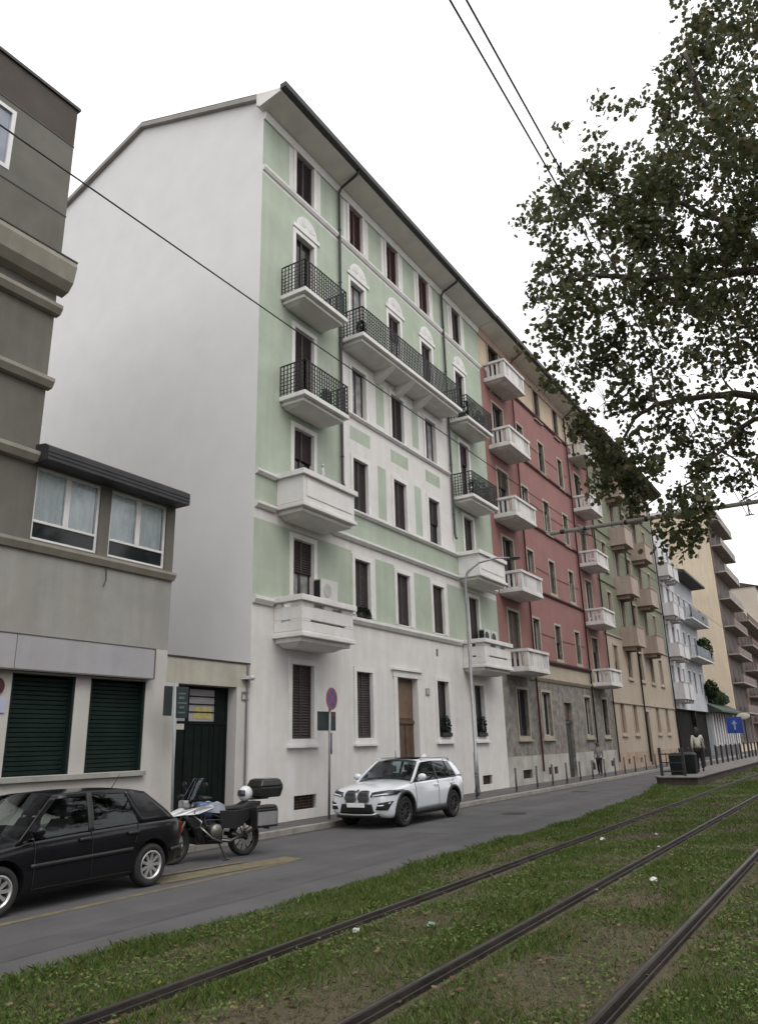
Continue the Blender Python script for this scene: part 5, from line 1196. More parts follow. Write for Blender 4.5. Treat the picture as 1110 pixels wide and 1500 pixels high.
plants = 'potted plants on the green house'
for x, z, rr, lb, fl_ in ((27.8, 15.36, .3, 'potted plant on the fifth floor balcony at the right of the green house', None), (28.6, 15.36, .36, 'taller potted plant in the middle of that fifth floor right balcony', FLR), (29.4, 15.36, .28, 'potted plant at the right end of the fifth floor right balcony', FLR),
                          (28.2, 11.85, .27, 'potted plant on the fourth floor right balcony of the green house', None), (28.9, 11.85, .36, 'bushy green plant on the fourth floor right balcony railing', FLW), (29.5, 11.85, .26, 'red flowering plant at the right end of the fourth floor balcony', FLR),
                          (17.5, 11.95, .2, 'small potted plant on the fourth floor left balcony of the green house', None), (19.6, 15.43, .22, 'small potted plant at the left end of the long balcony', None)):
    bush('potted_plant', lb, 'plant', (x, 12.62, z), (rr, rr*.8, rr*1.5), 260, .07, None, plants, True, fl_)
for a, b2, z, lb in ((19.9, 20.6, 5.86, 'window box of dark plants on the first floor sill of the green house'), (25.2, 25.95, 2.18, 'dark green plant box on the ground floor window right of the entrance'), (28.3, 29.1, 2.18, 'dark green plant box on the last ground floor window by the lamp post')):
    big = z < 3; yb = FY-.03
    t = bush('window_box', lb, 'plant', ((a+b2)/2, yb, z), ((b2-a)*.55, .14, .42 if big else .2), 420, .07, leaf_mat('dark_box_leaves', (.008, .015, .01), (.018, .03, .015), (.03, .04, .02)), None, False)
    m = MB(); m.box(a, b2, yb-.09, yb+.1, z+.0, z+.14); m.build('planter', BLK, t, bevel=.01)
m = MB()
o = thing('garden_gnome_bottle', 'small pale ornament standing on the solid balcony of the green house', 'ornament', (17.0, 12.4, 9.45)); o.name = 'balcony_ornament'
m.tube([(17.0, 12.4, 9.455), (17.0, 12.4, 9.6), (17, 12.4, 9.72), (17, 12.4, 9.86)], [.07, .08, .05, .03], 12); m.ell((17, 12.4, 9.92), (.05, .05, .06), 12, 8); m.build('figure', mat('pale_ceramic', (.4, .42, .42), .4), o, smooth=True)
# hedges and terrace greenery far down the street
HG = leaf_mat('hedge_leaves', (.015, .03, .012), (.03, .05, .018), (.05, .07, .03))
bush('hedge', 'clipped hedge growing on top of the green canopy', 'hedge', (90, 13.8, 5.2), (8.5, .9, .8), 2600, .3, HG, None, False)
tp = 'terrace shrubs on the blue house'
for x, z, r_, lb in ((80.8, 8.9, (.9, .8, 1.3), 'large dark shrub on the middle balcony of the blue house'), (79, 12.4, (.8, .6, .7), 'shrub on the upper balcony of the blue house'), (81.4, 5.4, (.7, .7, 1.0), 'round dark shrub against the cream wall below the balconies')):
    bush('terrace_shrub', lb, 'shrub', (x, 12.6, z), r_, 700, .22, HG, tp, False)
# ------------------------------------------------------------------ overhead tram line
CABLE = mat('cable', (.02, .02, .022), .5)
def cable(pts, r, lb, grp, sag=0):
    m = MB(); a, b = Vector(pts[0]), Vector(pts[1]); n = 24
    m.tube([a+(b-a)*t-Vector((0, 0, 4*sag*t*(1-t))) for t in np.linspace(0, 1, n+1)], r, 6)
    return tag(m.build('contact_wire', CABLE, smooth=True), lb, 'wire', grp)
cable([(-14, 4.1, 5.86), (14.85, 4.1, 5.875)], .0065, 'single tram wire running diagonally across the green facade', 'tram contact wires', .0)
cable([(-14, 1.23, 5.78), (14.85, 1.23, 5.80)], .006, 'left of the twin tram wires at the top of the sky', 'tram contact wires')
cable([(-14, 1.155, 5.78), (14.85, 1.155, 5.80)], .006, 'right of the twin tram wires at the top of the sky', 'tram contact wires')
cable([(14.85, 4.1, 5.875), (48, 4.1, 5.88)], .006, 'tram wire continuing beyond the cantilever arm', 'tram contact wires')
ca = thing('catenary_pole', 'cantilever arm of a tram line pole reaching out above the tracks', 'pole', (14.9, -1.6, .15))
m = MB(); m.tube([(14.9, -1.6, .15), (14.9, -1.6, 7.6)], [.11, .08], 12); m.build('pole', mat('pole_green_grey', (.12, .13, .12), .5), ca)
ARM = mat('arm_pale', (.30, .28, .25), .5, .15, 3)
m = MB(); m.tube([(14.9, -1.6, 6.0), (14.9, 2.0, 6.06), (14.9, 4.98, 6.10)], .042, 10); m.tube([(14.9, -1.6, 7.3), (14.9, 1.3, 6.1)], .012, 6); m.build('arm', ARM, ca, smooth=True)
m = MB(); m.tube([(14.85, 4.1, 6.07), (14.85, 4.1, 5.88)], .012, 6); m.tube([(14.9, 4.45, 6.09), (14.86, 4.3, 5.97), (14.85, 4.1, 5.9)], .014, 6)
m.ell((14.9, 4.72, 6.1), (.05, .09, .05), 10, 8); m.ell((14.9, 4.25, 6.085), (.05, .06, .05), 10, 8)
for y in (3.4, 3.0, 2.3, 1.8): m.tube([(14.9, y, 6.07), (14.9, y+.05, 6.07)], .055, 8)
m.tube([(14.85, 1.2, 6.04), (14.85, 1.2, 5.8)], .012, 6); m.tube([(14.85, 1.12, 5.805), (14.85, 1.27, 5.805)], .012, 6)
m.build('insulator', DARK, ca)
LEAFK = 4.0
CROWN = [(15.41,-2.64,10.17,0.53,112), (12.9,-1.68,14.77,0.71,112), (13.3,-2.61,15.19,0.58,112), (12.17,-0.55,12.33,0.71,70), (14.11,-4.39,16.99,0.68,112), (14.86,-1.73,9.53,0.69,112), (17.3,1.46,11.72,0.59,70), (17.63,-4.29,17.57,0.52,112), (14.51,1.48,12.71,0.6,70), (18.17,-0.55,12.82,0.61,70), (13.81,-2.93,12.23,0.62,112), (14.97,2.28,11.43,0.58,70), (14.35,0.12,9.2,0.65,70), (16.63,-2.77,12.52,0.72,112), (13.26,0.76,12.2,0.66,70), (14.7,-2.46,14.93,0.71,112), (17.69,-4.6,19.37,0.72,112), (15.61,-0.16,12.52,0.64,70), (15.73,-3.9,10.77,0.71,112), (17.35,-0.71,15.84,0.71,70), (15.24,-0.33,16.49,0.53,70), (14.07,-4.62,15.13,0.59,112), (14.16,1.23,14.64,0.54,70), (16.57,0.33,16.73,0.65,70), (15.11,-0.76,12.48,0.61,70), (14.06,-1.4,10.62,0.69,112), (16.59,-2.44,9.4,0.61,112), (16.67,0.35,11.93,0.67,70), (16.58,-2,15.38,0.61,112), (14.77,0.48,16.31,0.59,70), (16.45,0.09,14.46,0.64,70), (15.67,-4.46,14.63,0.51,112), (13.71,-0.75,15.28,0.59,70), (14.21,-3.77,12.15,0.57,112), (15.98,-3.5,8.57,0.66,112), (14.1,1.42,10.67,0.63,70), (11.93,0.34,11.61,0.66,70), (17.73,-2.55,14.72,0.56,112), (17.78,-3.78,10.6,0.54,112), (12.65,0.5,10.54,0.56,70), (15.25,-0.29,10.29,0.51,70), (14.03,-1.08,14.25,0.51,70), (13.17,2.05,11.26,0.65,70), (15.08,-0.91,9.13,0.71,112), (13.19,1.64,9.64,0.74,70), (15.1,1.54,14.23,0.6,70), (15.31,1.24,12,0.67,70), (17.26,0.7,11.36,0.66,70), (15.08,-0.09,14.5,0.51,70), (12.49,-0.4,11.32,0.51,70), (14.96,-3.28,11.81,0.6,112), (18.03,-6.54,21.39,0.53,112), (13.38,0.76,10.18,0.62,70), (13.94,-0.6,10.98,0.71,70), (14.57,0.88,15.65,0.59,70), (12.73,0.09,14.78,0.7,70), (14.24,-1.34,15.28,0.67,70), (15.1,1.87,12.05,0.62,70), (14.39,2.08,12.97,0.52,70), (11.6,0.83,11.69,0.72,70), (13.76,0.11,10.76,0.66,70), (16.31,0.33,13.64,0.62,70), (12.31,-1.15,14.35,0.71,70), (13.54,2.48,13.1,0.62,60), (13.43,2.08,11.55,0.46,60), (12.9,3.05,11.97,0.57,60), (14.8,2.56,10.7,0.6,60), (12,3.14,9.29,0.65,60), (13.02,3.75,12.19,0.6,60), (11.69,2.44,9.7,0.52,60), (13.44,3.46,10.93,0.5,60), (13.73,4.15,10.9,0.53,60), (13.29,2.04,10.45,0.54,60), (13.65,2.67,12.39,0.45,60), (13.25,2.9,11.54,0.63,60), (14.12,3.25,9.58,0.47,60), (12.01,1.65,11.22,0.45,60), (13.59,3.67,13.28,0.6,60), (11.19,2.19,11.81,0.62,60), (12.26,3.64,9.04,0.57,60), (11.95,3.47,10.68,0.51,60), (13.53,3.05,9.85,0.57,60), (11.4,2.56,11.37,0.54,60), (12.93,1.81,7.99,0.4,45), (16.47,-0.48,9.67,0.47,72), (15.38,0.9,9.83,0.48,45), (13.82,2.94,9.48,0.42,45), (14.37,3.72,9.34,0.5,45), (13.05,1.26,8.63,0.58,45), (15.17,1.28,8.97,0.57,45), (14.21,0.29,8.1,0.4,45), (13.44,2.36,8.78,0.45,45), (12.41,3.73,8.7,0.55,45), (14.87,2.69,8.59,0.47,45), (13.68,2.17,9.95,0.57,45), (12.72,1.85,8.75,0.4,45), (17.14,0.74,9.99,0.56,45), (15.57,-1.39,8.83,0.56,72), (13.32,3.15,8.02,0.54,45), (14.97,0.18,9.39,0.47,45), (12.64,1.33,9.03,0.57,45), (14.95,3.16,9.31,0.42,45), (12.93,2.36,6.46,0.37,40), (12.82,2.58,6.88,0.31,40), (14.29,0.85,6.61,0.36,40), (14.09,1.74,6.6,0.32,40), (15.69,0.73,7.99,0.39,40), (13.92,2.12,7.65,0.29,40), (15.86,-0.65,7.47,0.28,64), (14.7,0.59,6.32,0.36,40), (15.9,2.58,6.61,0.3,40), (15.69,1.24,7.6,0.37,40), (15.6,0.2,7.34,0.38,40), (15.83,2.27,7.84,0.29,40), (13.62,1.36,7.43,0.33,40), (15.64,1.47,6.79,0.37,40), (15.93,0.26,6.38,0.39,40), (13.28,1.74,5.8,0.28,40), (16,0.28,8.02,0.34,40), (15.86,1.75,7.76,0.4,40), (13.56,2.06,5.47,0.41,40), (15.82,0.22,6.86,0.28,40), (14.7,3.66,6.9,0.32,44), (14.07,3.46,7.06,0.28,44), (15.04,3.3,6.91,0.24,44), (13.35,3.63,7.61,0.25,44), (14.69,3.78,7.79,0.25,44), (15.09,3.24,6.51,0.32,44), (14.02,2.53,5.52,0.28,26), (13.69,2.01,5.34,0.23,26), (19.73,-6.9,13.25,1,110), (19.45,-3.08,14.42,1,110), (14.05,-4.93,10.8,1,110), (18.75,-2.22,12.86,1,110), (18.87,-2.87,12.64,1,110), (11.36,-3.18,8.67,1,110), (12.04,-6.14,13.22,1,110), (16.7,-1.36,8.51,1,110), (16.43,-7.98,10.57,1,110), (14.25,-7.19,8.12,1,110), (13.86,-8.7,8.78,1,110), (12.24,-4.81,10.61,1,110), (19.53,-6.73,9.02,1,110), (12.51,-5.26,14.95,1,110), (14.8,-6.53,12.49,1,110), (15.9,-1.99,9.93,1,110), (18.35,-8.86,13.88,1,110), (14.16,-3,11.4,1,110), (13.67,-5.84,8.93,1,110), (13.03,-2.24,13.11,1,110), (16.29,-6.53,12.86,1,110), (15.57,-8.71,8.44,1,110), (11.01,-5.72,8.71,1,110), (13.42,-7.46,14.92,1,110), (16.3,-7.59,11.73,1,110), (15.8,-1.96,11.6,1,110), (15.38,-7.44,13.45,1,110), (12.47,-1.38,14.21,1,110), (12.46,-7.67,10.93,1,110), (19.12,-5.51,13.21,1,110), (19.08,-7.58,12.58,1,110), (19.71,-5.37,8.39,1,110), (17.89,-5.69,14.83,1,110), (18.79,-4.28,9.29,1,110), (14.91,-6.58,13.79,1,110), (12.21,-4.82,12.2,1,110), (14.95,-2.46,9.67,1,110)]
# ------------------------------------------------------------------ plane tree on the right
BARK = mat('plane_bark', (.075, .062, .048), .9, .35, 5, .6, 20)
LEAFT = leaf_mat('plane_leaves', (.050, .064, .028), (.084, .100, .042), (.135, .112, .050), .36)
tr = thing('plane_tree', 'tall plane tree with dense dark green leaves overhanging the tram tracks at the right', 'tree', (16.0, -3.6, .1))
T0 = Vector((16.0, -3.6, .1))
limbs = [[(16,-3.6,.1), (15.95,-3.55,1.2), (15.9,-3.5,4.2), (15.8,-3.3,6.0)],
         [(15.8,-3.3,6.0), (15.5,-1.8,7.2), (15.13,.71,8.18), (14.39,1.95,8.15), (14.0,2.8,7.8), (13.9,3.4,7.0)],
         [(15.5,-1.8,7.2), (15.25,.6,7.75), (15.0,1.5,7.2), (14.6,2.2,6.5)],
         [(15.8,-3.3,6.0), (15.2,-2.2,8.4), (14.3,-.4,10.0), (13.6,1.6,10.2), (13.2,2.9,10.6), (13.0,3.8,10.6)],
         [(15.8,-3.3,6.0), (15.6,-2.6,9.5), (14.8,-.8,12.2), (14.1,.4,13.6), (13.8,.8,15.5)],
         [(14.3,-.4,10.0), (13.7,1.0,11.6), (13.2,2.4,12.2), (12.9,3.0,12.9)],
         [(15.6,-2.6,9.5), (16.0,-3.0,12.5), (15.8,-2.4,15.5), (15.4,-1.6,18.5)],
         [(15.8,-3.3,6.0), (16.8,-4.6,9.0), (17.6,-5.8,12)], [(15.8,-3.3,6.0), (17.2,-3.0,9.0), (18.4,-2.0,12.5)], [(15.9,-3.5,4.2), (15.2,-5.0,8), (14.4,-6.6,11)]]
rad = [[.36,.30,.26,.24], [.15,.12,.075,.055,.035,.02], [.08,.055,.035,.018], [.15,.12,.09,.065,.045,.025], [.16,.14,.1,.06,.03], [.07,.05,.035,.02], [.13,.1,.07,.03], [.15,.1,.05], [.15,.1,.05], [.14,.1,.05]]
def smooth(pts, n=5):
    P = [Vector(p) for p in pts]; o_ = []
    for i in range(len(P)-1):
        p0, p1, p2, p3 = P[max(i-1,0)], P[i], P[i+1], P[min(i+2,len(P)-1)]
        for k in range(n):
            t = k/n; o_.append(.5*((2*p1)+(p2-p0)*t+(2*p0-5*p1+4*p2-p3)*t*t+(3*p1-p0-3*p2+p3)*t**3))
    o_.append(P[-1]); return o_
m = MB(); nodes = []
for L_, r_ in zip(limbs, rad):
    S_ = smooth(L_); rr = np.interp(np.linspace(0, 1, len(S_)), np.linspace(0, 1, len(r_)), r_)
    S_ = [p+Vector(rng.normal(0, .03, 3)) if 0 < i < len(S_)-1 else p for i, p in enumerate(S_)]
    m.tube(S_, list(rr), 10); nodes += [(p, q) for p, q in zip(S_[4:], rr[4:])]
order = sorted(CROWN, key=lambda c: min((Vector(c[:3])-p).length for p, _ in nodes))
for c in order:
    q = Vector(c[:3]); p, r_ = min(nodes, key=lambda n_: (n_[0]-q).length+(.6 if n_[0].z > q.z+1 else 0))
    mid = (p+q)/2+Vector(rng.normal(0, .12, 3))+Vector((0, 0, .1*(q-p).length))
    S_ = smooth([p, mid, q], 4); r0 = min(r_*.7, .012+.016*(q-p).length)
    m.tube(S_, list(np.linspace(r0, .006, len(S_))), 5); nodes += [(s_, r0*.8) for s_ in S_[3:]]
    for k in range(5):
        d = Vector(rng.normal(0, 1, 3)).normalized()*c[3]*.9; m.tube([q, q+d*.5+Vector((0,0,.04)), q+d], [.007, .005, .003], 4)
m.build('trunk', BARK, tr, smooth=True)
PP = []
for x, y, z, r_, n in CROWN:
    n = int(n*LEAFK*(1.6 if z > 10.5 and x > 12.5 and y < 2.2 else 1)); nc = max(4, n//17)
    cc_ = rng.normal(size=(nc, 3)); cc_ /= np.linalg.norm(cc_, axis=1)[:, None]; cc_ *= r_*rng.uniform(.3, 1.25, (nc, 1))
    P = cc_[rng.integers(0, nc, n)]+rng.normal(0, .105, (n, 3)); PP.append(P+np.array([x, y, z]))
PP = np.concatenate(PP)-np.array(T0)
V, F = leaves(PP, .112, .5); np_mesh('crown', V, F, LEAFT, tr)

# ------------------------------------------------------------------ grass on the tram bed
GRS = leaf_mat('grass_blades', (.048, .098, .016), (.095, .150, .030), (.175, .170, .06), .28)
def gmask(x, y):
    return (np.sin(x*1.7+y*2.3)+np.sin(x*.63-y*3.1+1)+np.sin(x*3.9+y*.9+2)*.6+np.sin(x*.31+y*1.1)*.8)/3.4
def grass(n, x0, x1, y0, hmin, hmax, wd):
    x = x0+(x1-x0)*rng.random(n); top = np.interp(x, ex, ey)+.02; y = y0+(top-y0)*rng.random(n)
    dl = np.min(np.abs(y[:, None]-np.array([4.93, 3.27, 1.84])[None]), 1); e_ = top-y
    keep = (rng.random(n) < np.clip(.60+1.15*gmask(x, y), .04, 1)) | (e_ < .55)
    keep &= (dl > .10) & ~((x > 32.5) & (y > 5.95) & (y < 7.85)) & ~((x > 32.5) & (y > 7.8))
    x, y, e_, dl = x[keep], y[keep], e_[keep], dl[keep]; k = len(x)
    h = rng.uniform(hmin, hmax, k)*np.clip(.75+.6*gmask(x*1.3+2, y*1.2), .35, 1.5)*np.where(e_ < .5, 1.35, 1); h *= np.where(dl < .2, .6, 1)
    a = rng.random(k)*2*np.pi; ln = rng.normal(0, .55, (k, 2))*h[:, None]
    dx, dy = np.cos(a)*wd*rng.uniform(.6, 1.3, k), np.sin(a)*wd*rng.uniform(.6, 1.3, k); z = np.full(k, .148)
    V = np.stack([np.stack([x-dx, y-dy, z], 1), np.stack([x+dx, y+dy, z], 1), np.stack([x+ln[:, 0]*.45+dx*.7, y+ln[:, 1]*.45+dy*.7, z+h*.65], 1), np.stack([x+ln[:, 0], y+ln[:, 1], z+h], 1), np.stack([x+ln[:, 0]*.45-dx*.7, y+ln[:, 1]*.45-dy*.7, z+h*.65], 1)], 1).reshape(-1, 3)
    F = (np.arange(k)*5)[:, None]+np.array([[0, 1, 2, 3, 4]]); return V, F
gs = [grass(150000, 3.2, 9, .2, .03, .085, .0035), grass(130000, 9, 17, -1, .03, .09, .005), grass(90000, 17, 34, -1, .035, .10, .010), grass(40000, 34, 75, -1, .04, .12, .022)]
# low broad weeds
def weeds(n, x0, x1):
    x = x0+(x1-x0)*rng.random(n); y = .3+(np.interp(x, ex, ey)-.3)*rng.random(n)
    keep = (gmask(x*1.9+5, y*1.6) > .05) & (np.min(np.abs(y[:, None]-np.array([4.93, 3.27, 1.84])[None]), 1) > .13) & ~((x > 32.4) & (y > 5.9))
    P = np.stack([x[keep], y[keep], .165+.05*rng.random(keep.sum())], 1); a = rng.normal(size=P.shape); a[:, 2] *= .35; a /= np.linalg.norm(a, axis=1)[:, None]
    b = np.cross(a, np.array([0, 0, 1.])+rng.normal(0, .35, P.shape)); b /= np.linalg.norm(b, axis=1)[:, None]; s = (.010+.014*rng.random((len(P), 1)))
    V = np.stack([P-a*s, P+b*s*.6, P+a*s, P-b*s*.6, P-a*s*.99], 1).reshape(-1, 3); return V, (np.arange(len(P))*5)[:, None]+np.array([[0, 1, 2, 3, 4]])
gs.append(weeds(90000, 3.2, 30))
V = np.concatenate([g_[0] for g_ in gs]); off = 0; Fs = []
for v, f in gs: Fs.append(f+off); off += len(v)
o = np_mesh('grass', V, np.concatenate(Fs), GRS); o['kind'] = 'stuff'; o['label'] = 'short green grass and weeds growing between the tram rails'
DGR = leaf_mat('dry_grass_blades', (.075, .060, .026), (.115, .090, .045), (.16, .13, .075), .2)
n = 90000; x = 3.2+24*rng.random(n)**1.3; y = .2+(np.interp(x, ex, ey)-.4)*rng.random(n)
k = (rng.random(n) < np.clip(.55-1.1*gmask(x, y), .05, 1)) & (np.min(np.abs(y[:, None]-np.array([4.93, 3.27, 1.84])[None]), 1) > .10); x, y = x[k], y[k]; n = len(x)
a = rng.random(n)*2*np.pi; L_ = rng.uniform(.03, .085, n); hz = rng.uniform(.1, .75, n); wd_ = .0022+.0004*x
d_ = np.stack([np.cos(a), np.sin(a), hz], 1); s_ = np.stack([-np.sin(a), np.cos(a), 0*a], 1)*wd_[:, None]; b_ = np.stack([x, y, np.full(n, .150)], 1)
V = np.stack([b_-s_, b_+s_, b_+d_*L_[:, None]*.9+s_*.3, b_+d_*L_[:, None]], 1).reshape(-1, 3); F = (np.arange(n)*4)[:, None]+np.array([[0, 1, 2, 3]])
o = np_mesh('dry_grass', V, F, DGR); o['kind'] = 'stuff'; o['label'] = 'straw coloured dry grass in the worn patches between the rails'
# fallen leaves (uncountable) and litter scraps
DRY = leaf_mat('dry_leaves', (.075, .045, .025), (.12, .075, .042), (.18, .125, .08), .1)
n = 1500; x = 3.2+22*rng.random(n)**1.4; y = .2+6.0*rng.random(n); k = (gmask(x, y) < .08) | (rng.random(n) < .2); x, y = x[k], y[k]
V, F = leaves(np.stack([x, y, np.full(len(x), .185)], 1), .06, .0); V[:, 2] = .185+(V[:, 2]-.185)*.35; V[:, 2] = np.maximum(V[:, 2], .156)
o = np_mesh('fallen_leaves', V, F, DRY); o['kind'] = 'stuff'; o['label'] = 'brown fallen leaves scattered over the grass'
PAPER = mat('white_paper', (.55, .55, .53), .8, .1, 9)
lit = [(7.05, 4.75, 0.055, 'white paper scrap at the foot of the nearest rail at the left'), (14.9, 4.55, 0.083, 'crumpled white paper on the grass by the first rail, farther along'), (15.8, 5.75, 0.039, 'small white scrap on the grass near the road'),
       (11.0, 2.75, 0.077, 'crumpled white tissue between the second and third rails'), (16.2, 3.9, 0.044, 'small white scrap inside the first track'), (7.6, 4.2, 0.055, 'pale green crumpled wrapper inside the first track'), (14.4, 3.45, 0.039, 'tiny pale scrap beside the second rail')]
for i, (x, y, s_, lb) in enumerate(lit):
    bm = bmesh.new(); bmesh.ops.create_icosphere(bm, subdivisions=2, radius=s_)
    for v in bm.verts: v.co *= random.uniform(.55, 1.15); v.co.z *= .5; v.co.y *= .7
    me = bpy.data.meshes.new('paper_scrap'); bm.to_mesh(me); bm.free(); me.materials.append(PAPER if i != 5 else mat('green_wrapper', (.16, .30, .2), .5)); tag(link('paper_scrap', me, None, (x, y, .15+s_*.45)), lb, 'litter')

# ------------------------------------------------------------------ people
def skin(name, pts, edges, rads, mt, par, root=0, sub=2):
    me = bpy.data.meshes.new(name); me.from_pydata(pts, edges, []); me.materials.append(mt)
    o_ = link(name, me, par); s_ = o_.modifiers.new('skin', 'SKIN'); s_.use_smooth_shade = True
    lay = me.skin_vertices[0].data
    for i, r_ in enumerate(rads): lay[i].radius = (r_, r_) if not isinstance(r_, tuple) else r_; lay[i].use_root = (i == root)
    b = o_.modifiers.new('sub', 'SUBSURF'); b.levels = b.render_levels = sub
    return o_
SKIN = mat('skin', (.36, .22, .16), .6, .05, 4)
def person(label, loc, rz, h, jacket, trous, hair, J, hairlen):
    """J: joints in metres for a 1.75 m body facing +x"""
    p_ = thing('person', label, 'person', loc, None, True, rz); p_.scale = (h/1.75,)*3
    names = list(J); ix = {k: i for i, k in enumerate(names)}; pts = [J[k][0] for k in names]; rd = [J[k][1] for k in names]
    ch = [('pelvis','waist'),('waist','chest'),('chest','neck'),('neck','head'),('head','crown')]
    for s in 'lr': ch += [('chest','sho_'+s),('sho_'+s,'elb_'+s),('elb_'+s,'wri_'+s),('wri_'+s,'palm_'+s),('pelvis','hip_'+s),('hip_'+s,'knee_'+s),('knee_'+s,'ank_'+s),('ank_'+s,'toe_'+s)]
    body = skin('body', pts, [(ix[a], ix[b]) for a, b in ch], rd, SKIN, p_, ix['pelvis'])
    for s in 'lr':                               # five fingers on each palm
        w_, q = Vector(J['wri_'+s][0]), Vector(J['palm_'+s][0]); d = (q-w_).normalized(); sd_ = Vector((1, 0, 0)); m_ = MB()
        for f in range(4):
            b0 = q+sd_*(.027-.018*f); L_ = (.065, .075, .07, .055)[f]; m_.tube([b0-d*.02, b0+d*L_*.55, b0+d*L_+Vector((.012, 0, 0))], [.009, .008, .006], 6)
        b0 = q-d*.03+sd_*.035; m_.tube([b0, b0+sd_*.025+d*.025, b0+sd_*.03+d*.055], [.011, .009, .007], 6); m_.build('fingers', SKIN, body, off=(0,0,0), smooth=True)
    hd = Vector(J['head'][0]); m_ = MB()
    m_.tube([hd+Vector((.085, 0, .015)), hd+Vector((.112, 0, -.015))], [.012, .016], 6); m_.ell(hd+Vector((.0, .085, 0)), (.025, .012, .035), 8, 6); m_.ell(hd+Vector((.0, -.085, 0)), (.025, .012, .035), 8, 6); m_.build('face', SKIN, body, off=(0,0,0), smooth=True)
    m_ = MB()
    for s in (-1, 1): m_.ell(hd+Vector((.088, s*.034, .02)), (.012, .016, .008), 8, 6)
    m_.ell(hd+Vector((.092, 0, -.055)), (.008, .026, .006), 8, 6); m_.build('eyes_and_mouth', mat('dark_features', (.06, .025, .02), .5), body, off=(0,0,0))
    m_ = MB(); m_.ell(hd+Vector((-.02, 0, .04)), (.115, .10, .115), 16, 10)
    if hairlen: m_.ell(hd+Vector((-.075, 0, -.10)), (.085, .115, .20), 14, 10)
    m_.build('hair', hair, p_, off=(0,0,0), smooth=True)
    tp_ = ['pelvis', 'waist', 'chest', 'sho_l', 'elb_l', 'wri_l', 'sho_r', 'elb_r', 'wri_r', 'neck']; tp2 = [(0,1),(1,2),(2,3),(3,4),(4,5),(2,6),(6,7),(7,8),(2,9)]
    up_ = [tuple(Vector(J[k][0])) for k in tp_]; up_[0] = tuple(Vector(up_[0])+Vector((0,0,-.02))); up_[9] = tuple(Vector(J['neck'][0])*.5+Vector(J['chest'][0])*.5)
    rr = [(.16, .125), (.14, .115), (.15, .115), .07, .056, .044, .07, .056, .044, .08]
    jk = skin('jacket', up_, tp2, rr, jacket, p_, 0)
    tn = ['pelvis', 'hip_l', 'knee_l', 'ank_l', 'hip_r', 'knee_r', 'ank_r']; tu = [tuple(J[k][0]) for k in tn]
    skin('trousers', tu, [(0,1),(1,2),(2,3),(0,4),(4,5),(5,6)], [.13, .105, .075, .06, .105, .075, .06], trous, p_, 0)
    for s in 'lr': m_ = MB(); a = Vector(J['ank_'+s][0]); m_.ell(a+Vector((.06, 0, -.035)), (.14, .05, .05), 12, 8); m_.build('shoe', BLK, p_, off=(0,0,0), smooth=True)
    return p_
def joints(step=0., arm=0., bend=0.):
    J = {'pelvis': ((0, 0, .95), .11), 'waist': ((.0, 0, 1.10), .10), 'chest': ((.01+bend, 0, 1.33), .11), 'neck': ((.02+bend, 0, 1.50), .05), 'head': ((.035+bend, 0, 1.62), (.078, .092)), 'crown': ((.025+bend, 0, 1.70), (.06, .07))}
    for s, q in (('l', 1), ('r', -1)):
        k = step*q
        J['sho_'+s] = ((bend, q*.17, 1.40), .05); J['elb_'+s] = ((bend-.04-k*.4+arm*.1, q*.215, 1.13), .040); J['wri_'+s] = ((bend+.03-k*.6+arm*.28, q*.215, .90+arm*.25), .027); J['palm_'+s] = ((bend+.05-k*.65+arm*.35, q*.215, .83+arm*.27), (.02, .038))
        J['hip_'+s] = ((0, q*.09, .88), .085); J['knee_'+s] = ((.03+k*.55, q*.095, .49), .055); J['ank_'+s] = ((k*1.0-.02, q*.095, .085+(.03 if k < 0 else 0)), .038); J['toe_'+s] = ((k*1.0+.13, q*.10, .04), .03)
    return J
person('person in a cream jacket and dark trousers with dark hair standing on the tram platform', (36.9, 6.62, .47), R(10), 1.86, mat('cream_jacket', (.52, .50, .43), .9, .08, 5), mat('black_trousers', (.014, .014, .016), .9, .1, 4), mat('dark_hair', (.018, .013, .011), .6), joints(.04), True)
m = MB(); b_ = thing('shoulder_bag', 'dark shoulder bag hanging at the side of the person in the cream jacket', 'bag', (36.95, 6.30, 1.22), None, True, R(10))
m.box(-.13, .13, -.05, .05, 0, .24); m.build('bag_body', DARK, b_, off=(0,0,0), bevel=.03)
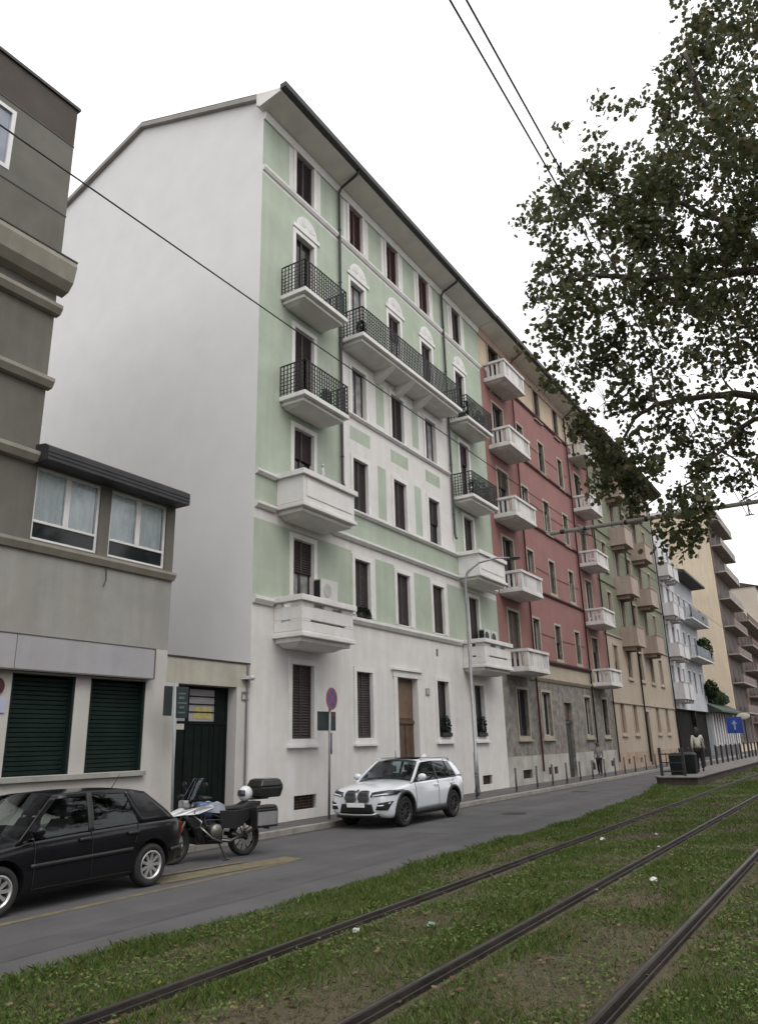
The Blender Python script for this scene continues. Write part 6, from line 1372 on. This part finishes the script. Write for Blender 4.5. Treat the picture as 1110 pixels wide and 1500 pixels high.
m = MB(); m.tube([(-.1, 0, .23), (-.08, .1, .62), (0, .16, .70), (.08, .1, .62), (.1, 0, .23)], .014, 6); m.build('strap', DARK, b_, off=(0,0,0))
person('person in a grey top and black trousers walking along the pavement with a dark bag', (41.9, 12.55, .125), R(185), 1.62, mat('grey_top', (.20, .20, .21), .9, .15, 6), mat('black_trousers', (.014, .014, .016)), mat('dark_hair', (.018, .013, .011)), joints(.16, .2), False)
b_ = thing('carrier_bag', 'dark bag carried low by the walking person on the pavement', 'bag', (41.72, 12.82, .42), None, True, R(185))
m = MB(); m.frustum((-.17, .17, -.08, .08), 0, (-.19, .19, -.06, .06), .36); m.build('bag_body', DARK, b_, off=(0,0,0), bevel=.02)
m = MB(); m.tube([(-.1, 0, .35), (-.05, 0, .46), (.05, 0, .46), (.1, 0, .35)], .01, 6); m.build('handle', DARK, b_, off=(0,0,0))

# ------------------------------------------------------------------ trees and house added outside the frame for their shade and reflections
for i, (x, y, a) in enumerate(((-11, -5.5, 150), (31, -5.6, 195), (46, -5.4, 170), (61, -5.6, 200))):
    c = tr.copy(); COL.objects.link(c); c.location = (x, y, .1); c.rotation_euler = (0, 0, R(a)); c['group'] = 'street trees added outside the frame'
    c['label'] = 'plane tree added outside the frame along the tram avenue for its shade'
    for ch in tr.children: d = ch.copy(); COL.objects.link(d); d.parent = c
oh = thing('apartment_building', 'long grey apartment house added out of view across the tram avenue', 'building', (30, -36, 0))
wl = MB(); ops = []
for k in range(4):
    for x in np.arange(-38, 98, 3.2): ops.append((x, x+1.1, 1.2+3.5*k, 3.2+3.5*k))
facade(wl, -40, 100, 0, 15, 0, ops, ())
wl.v = [(x, -36-y, z) for x, y, z in wl.v]; wl.f = [f[::-1] for f in wl.f]
wl.add([(-40, -36, 15), (100, -36, 15), (100, -48, 16.5), (-40, -48, 16.5)], [(0,1,2,3)]); wl.build('wall', mat('grey_facing_plaster', (.22, .215, .21)), oh)
m = MB(); m.box(-39.9, 99.9, -36.3, -36.2, .1, 14.9); m.build('window_panes', PANE, oh)
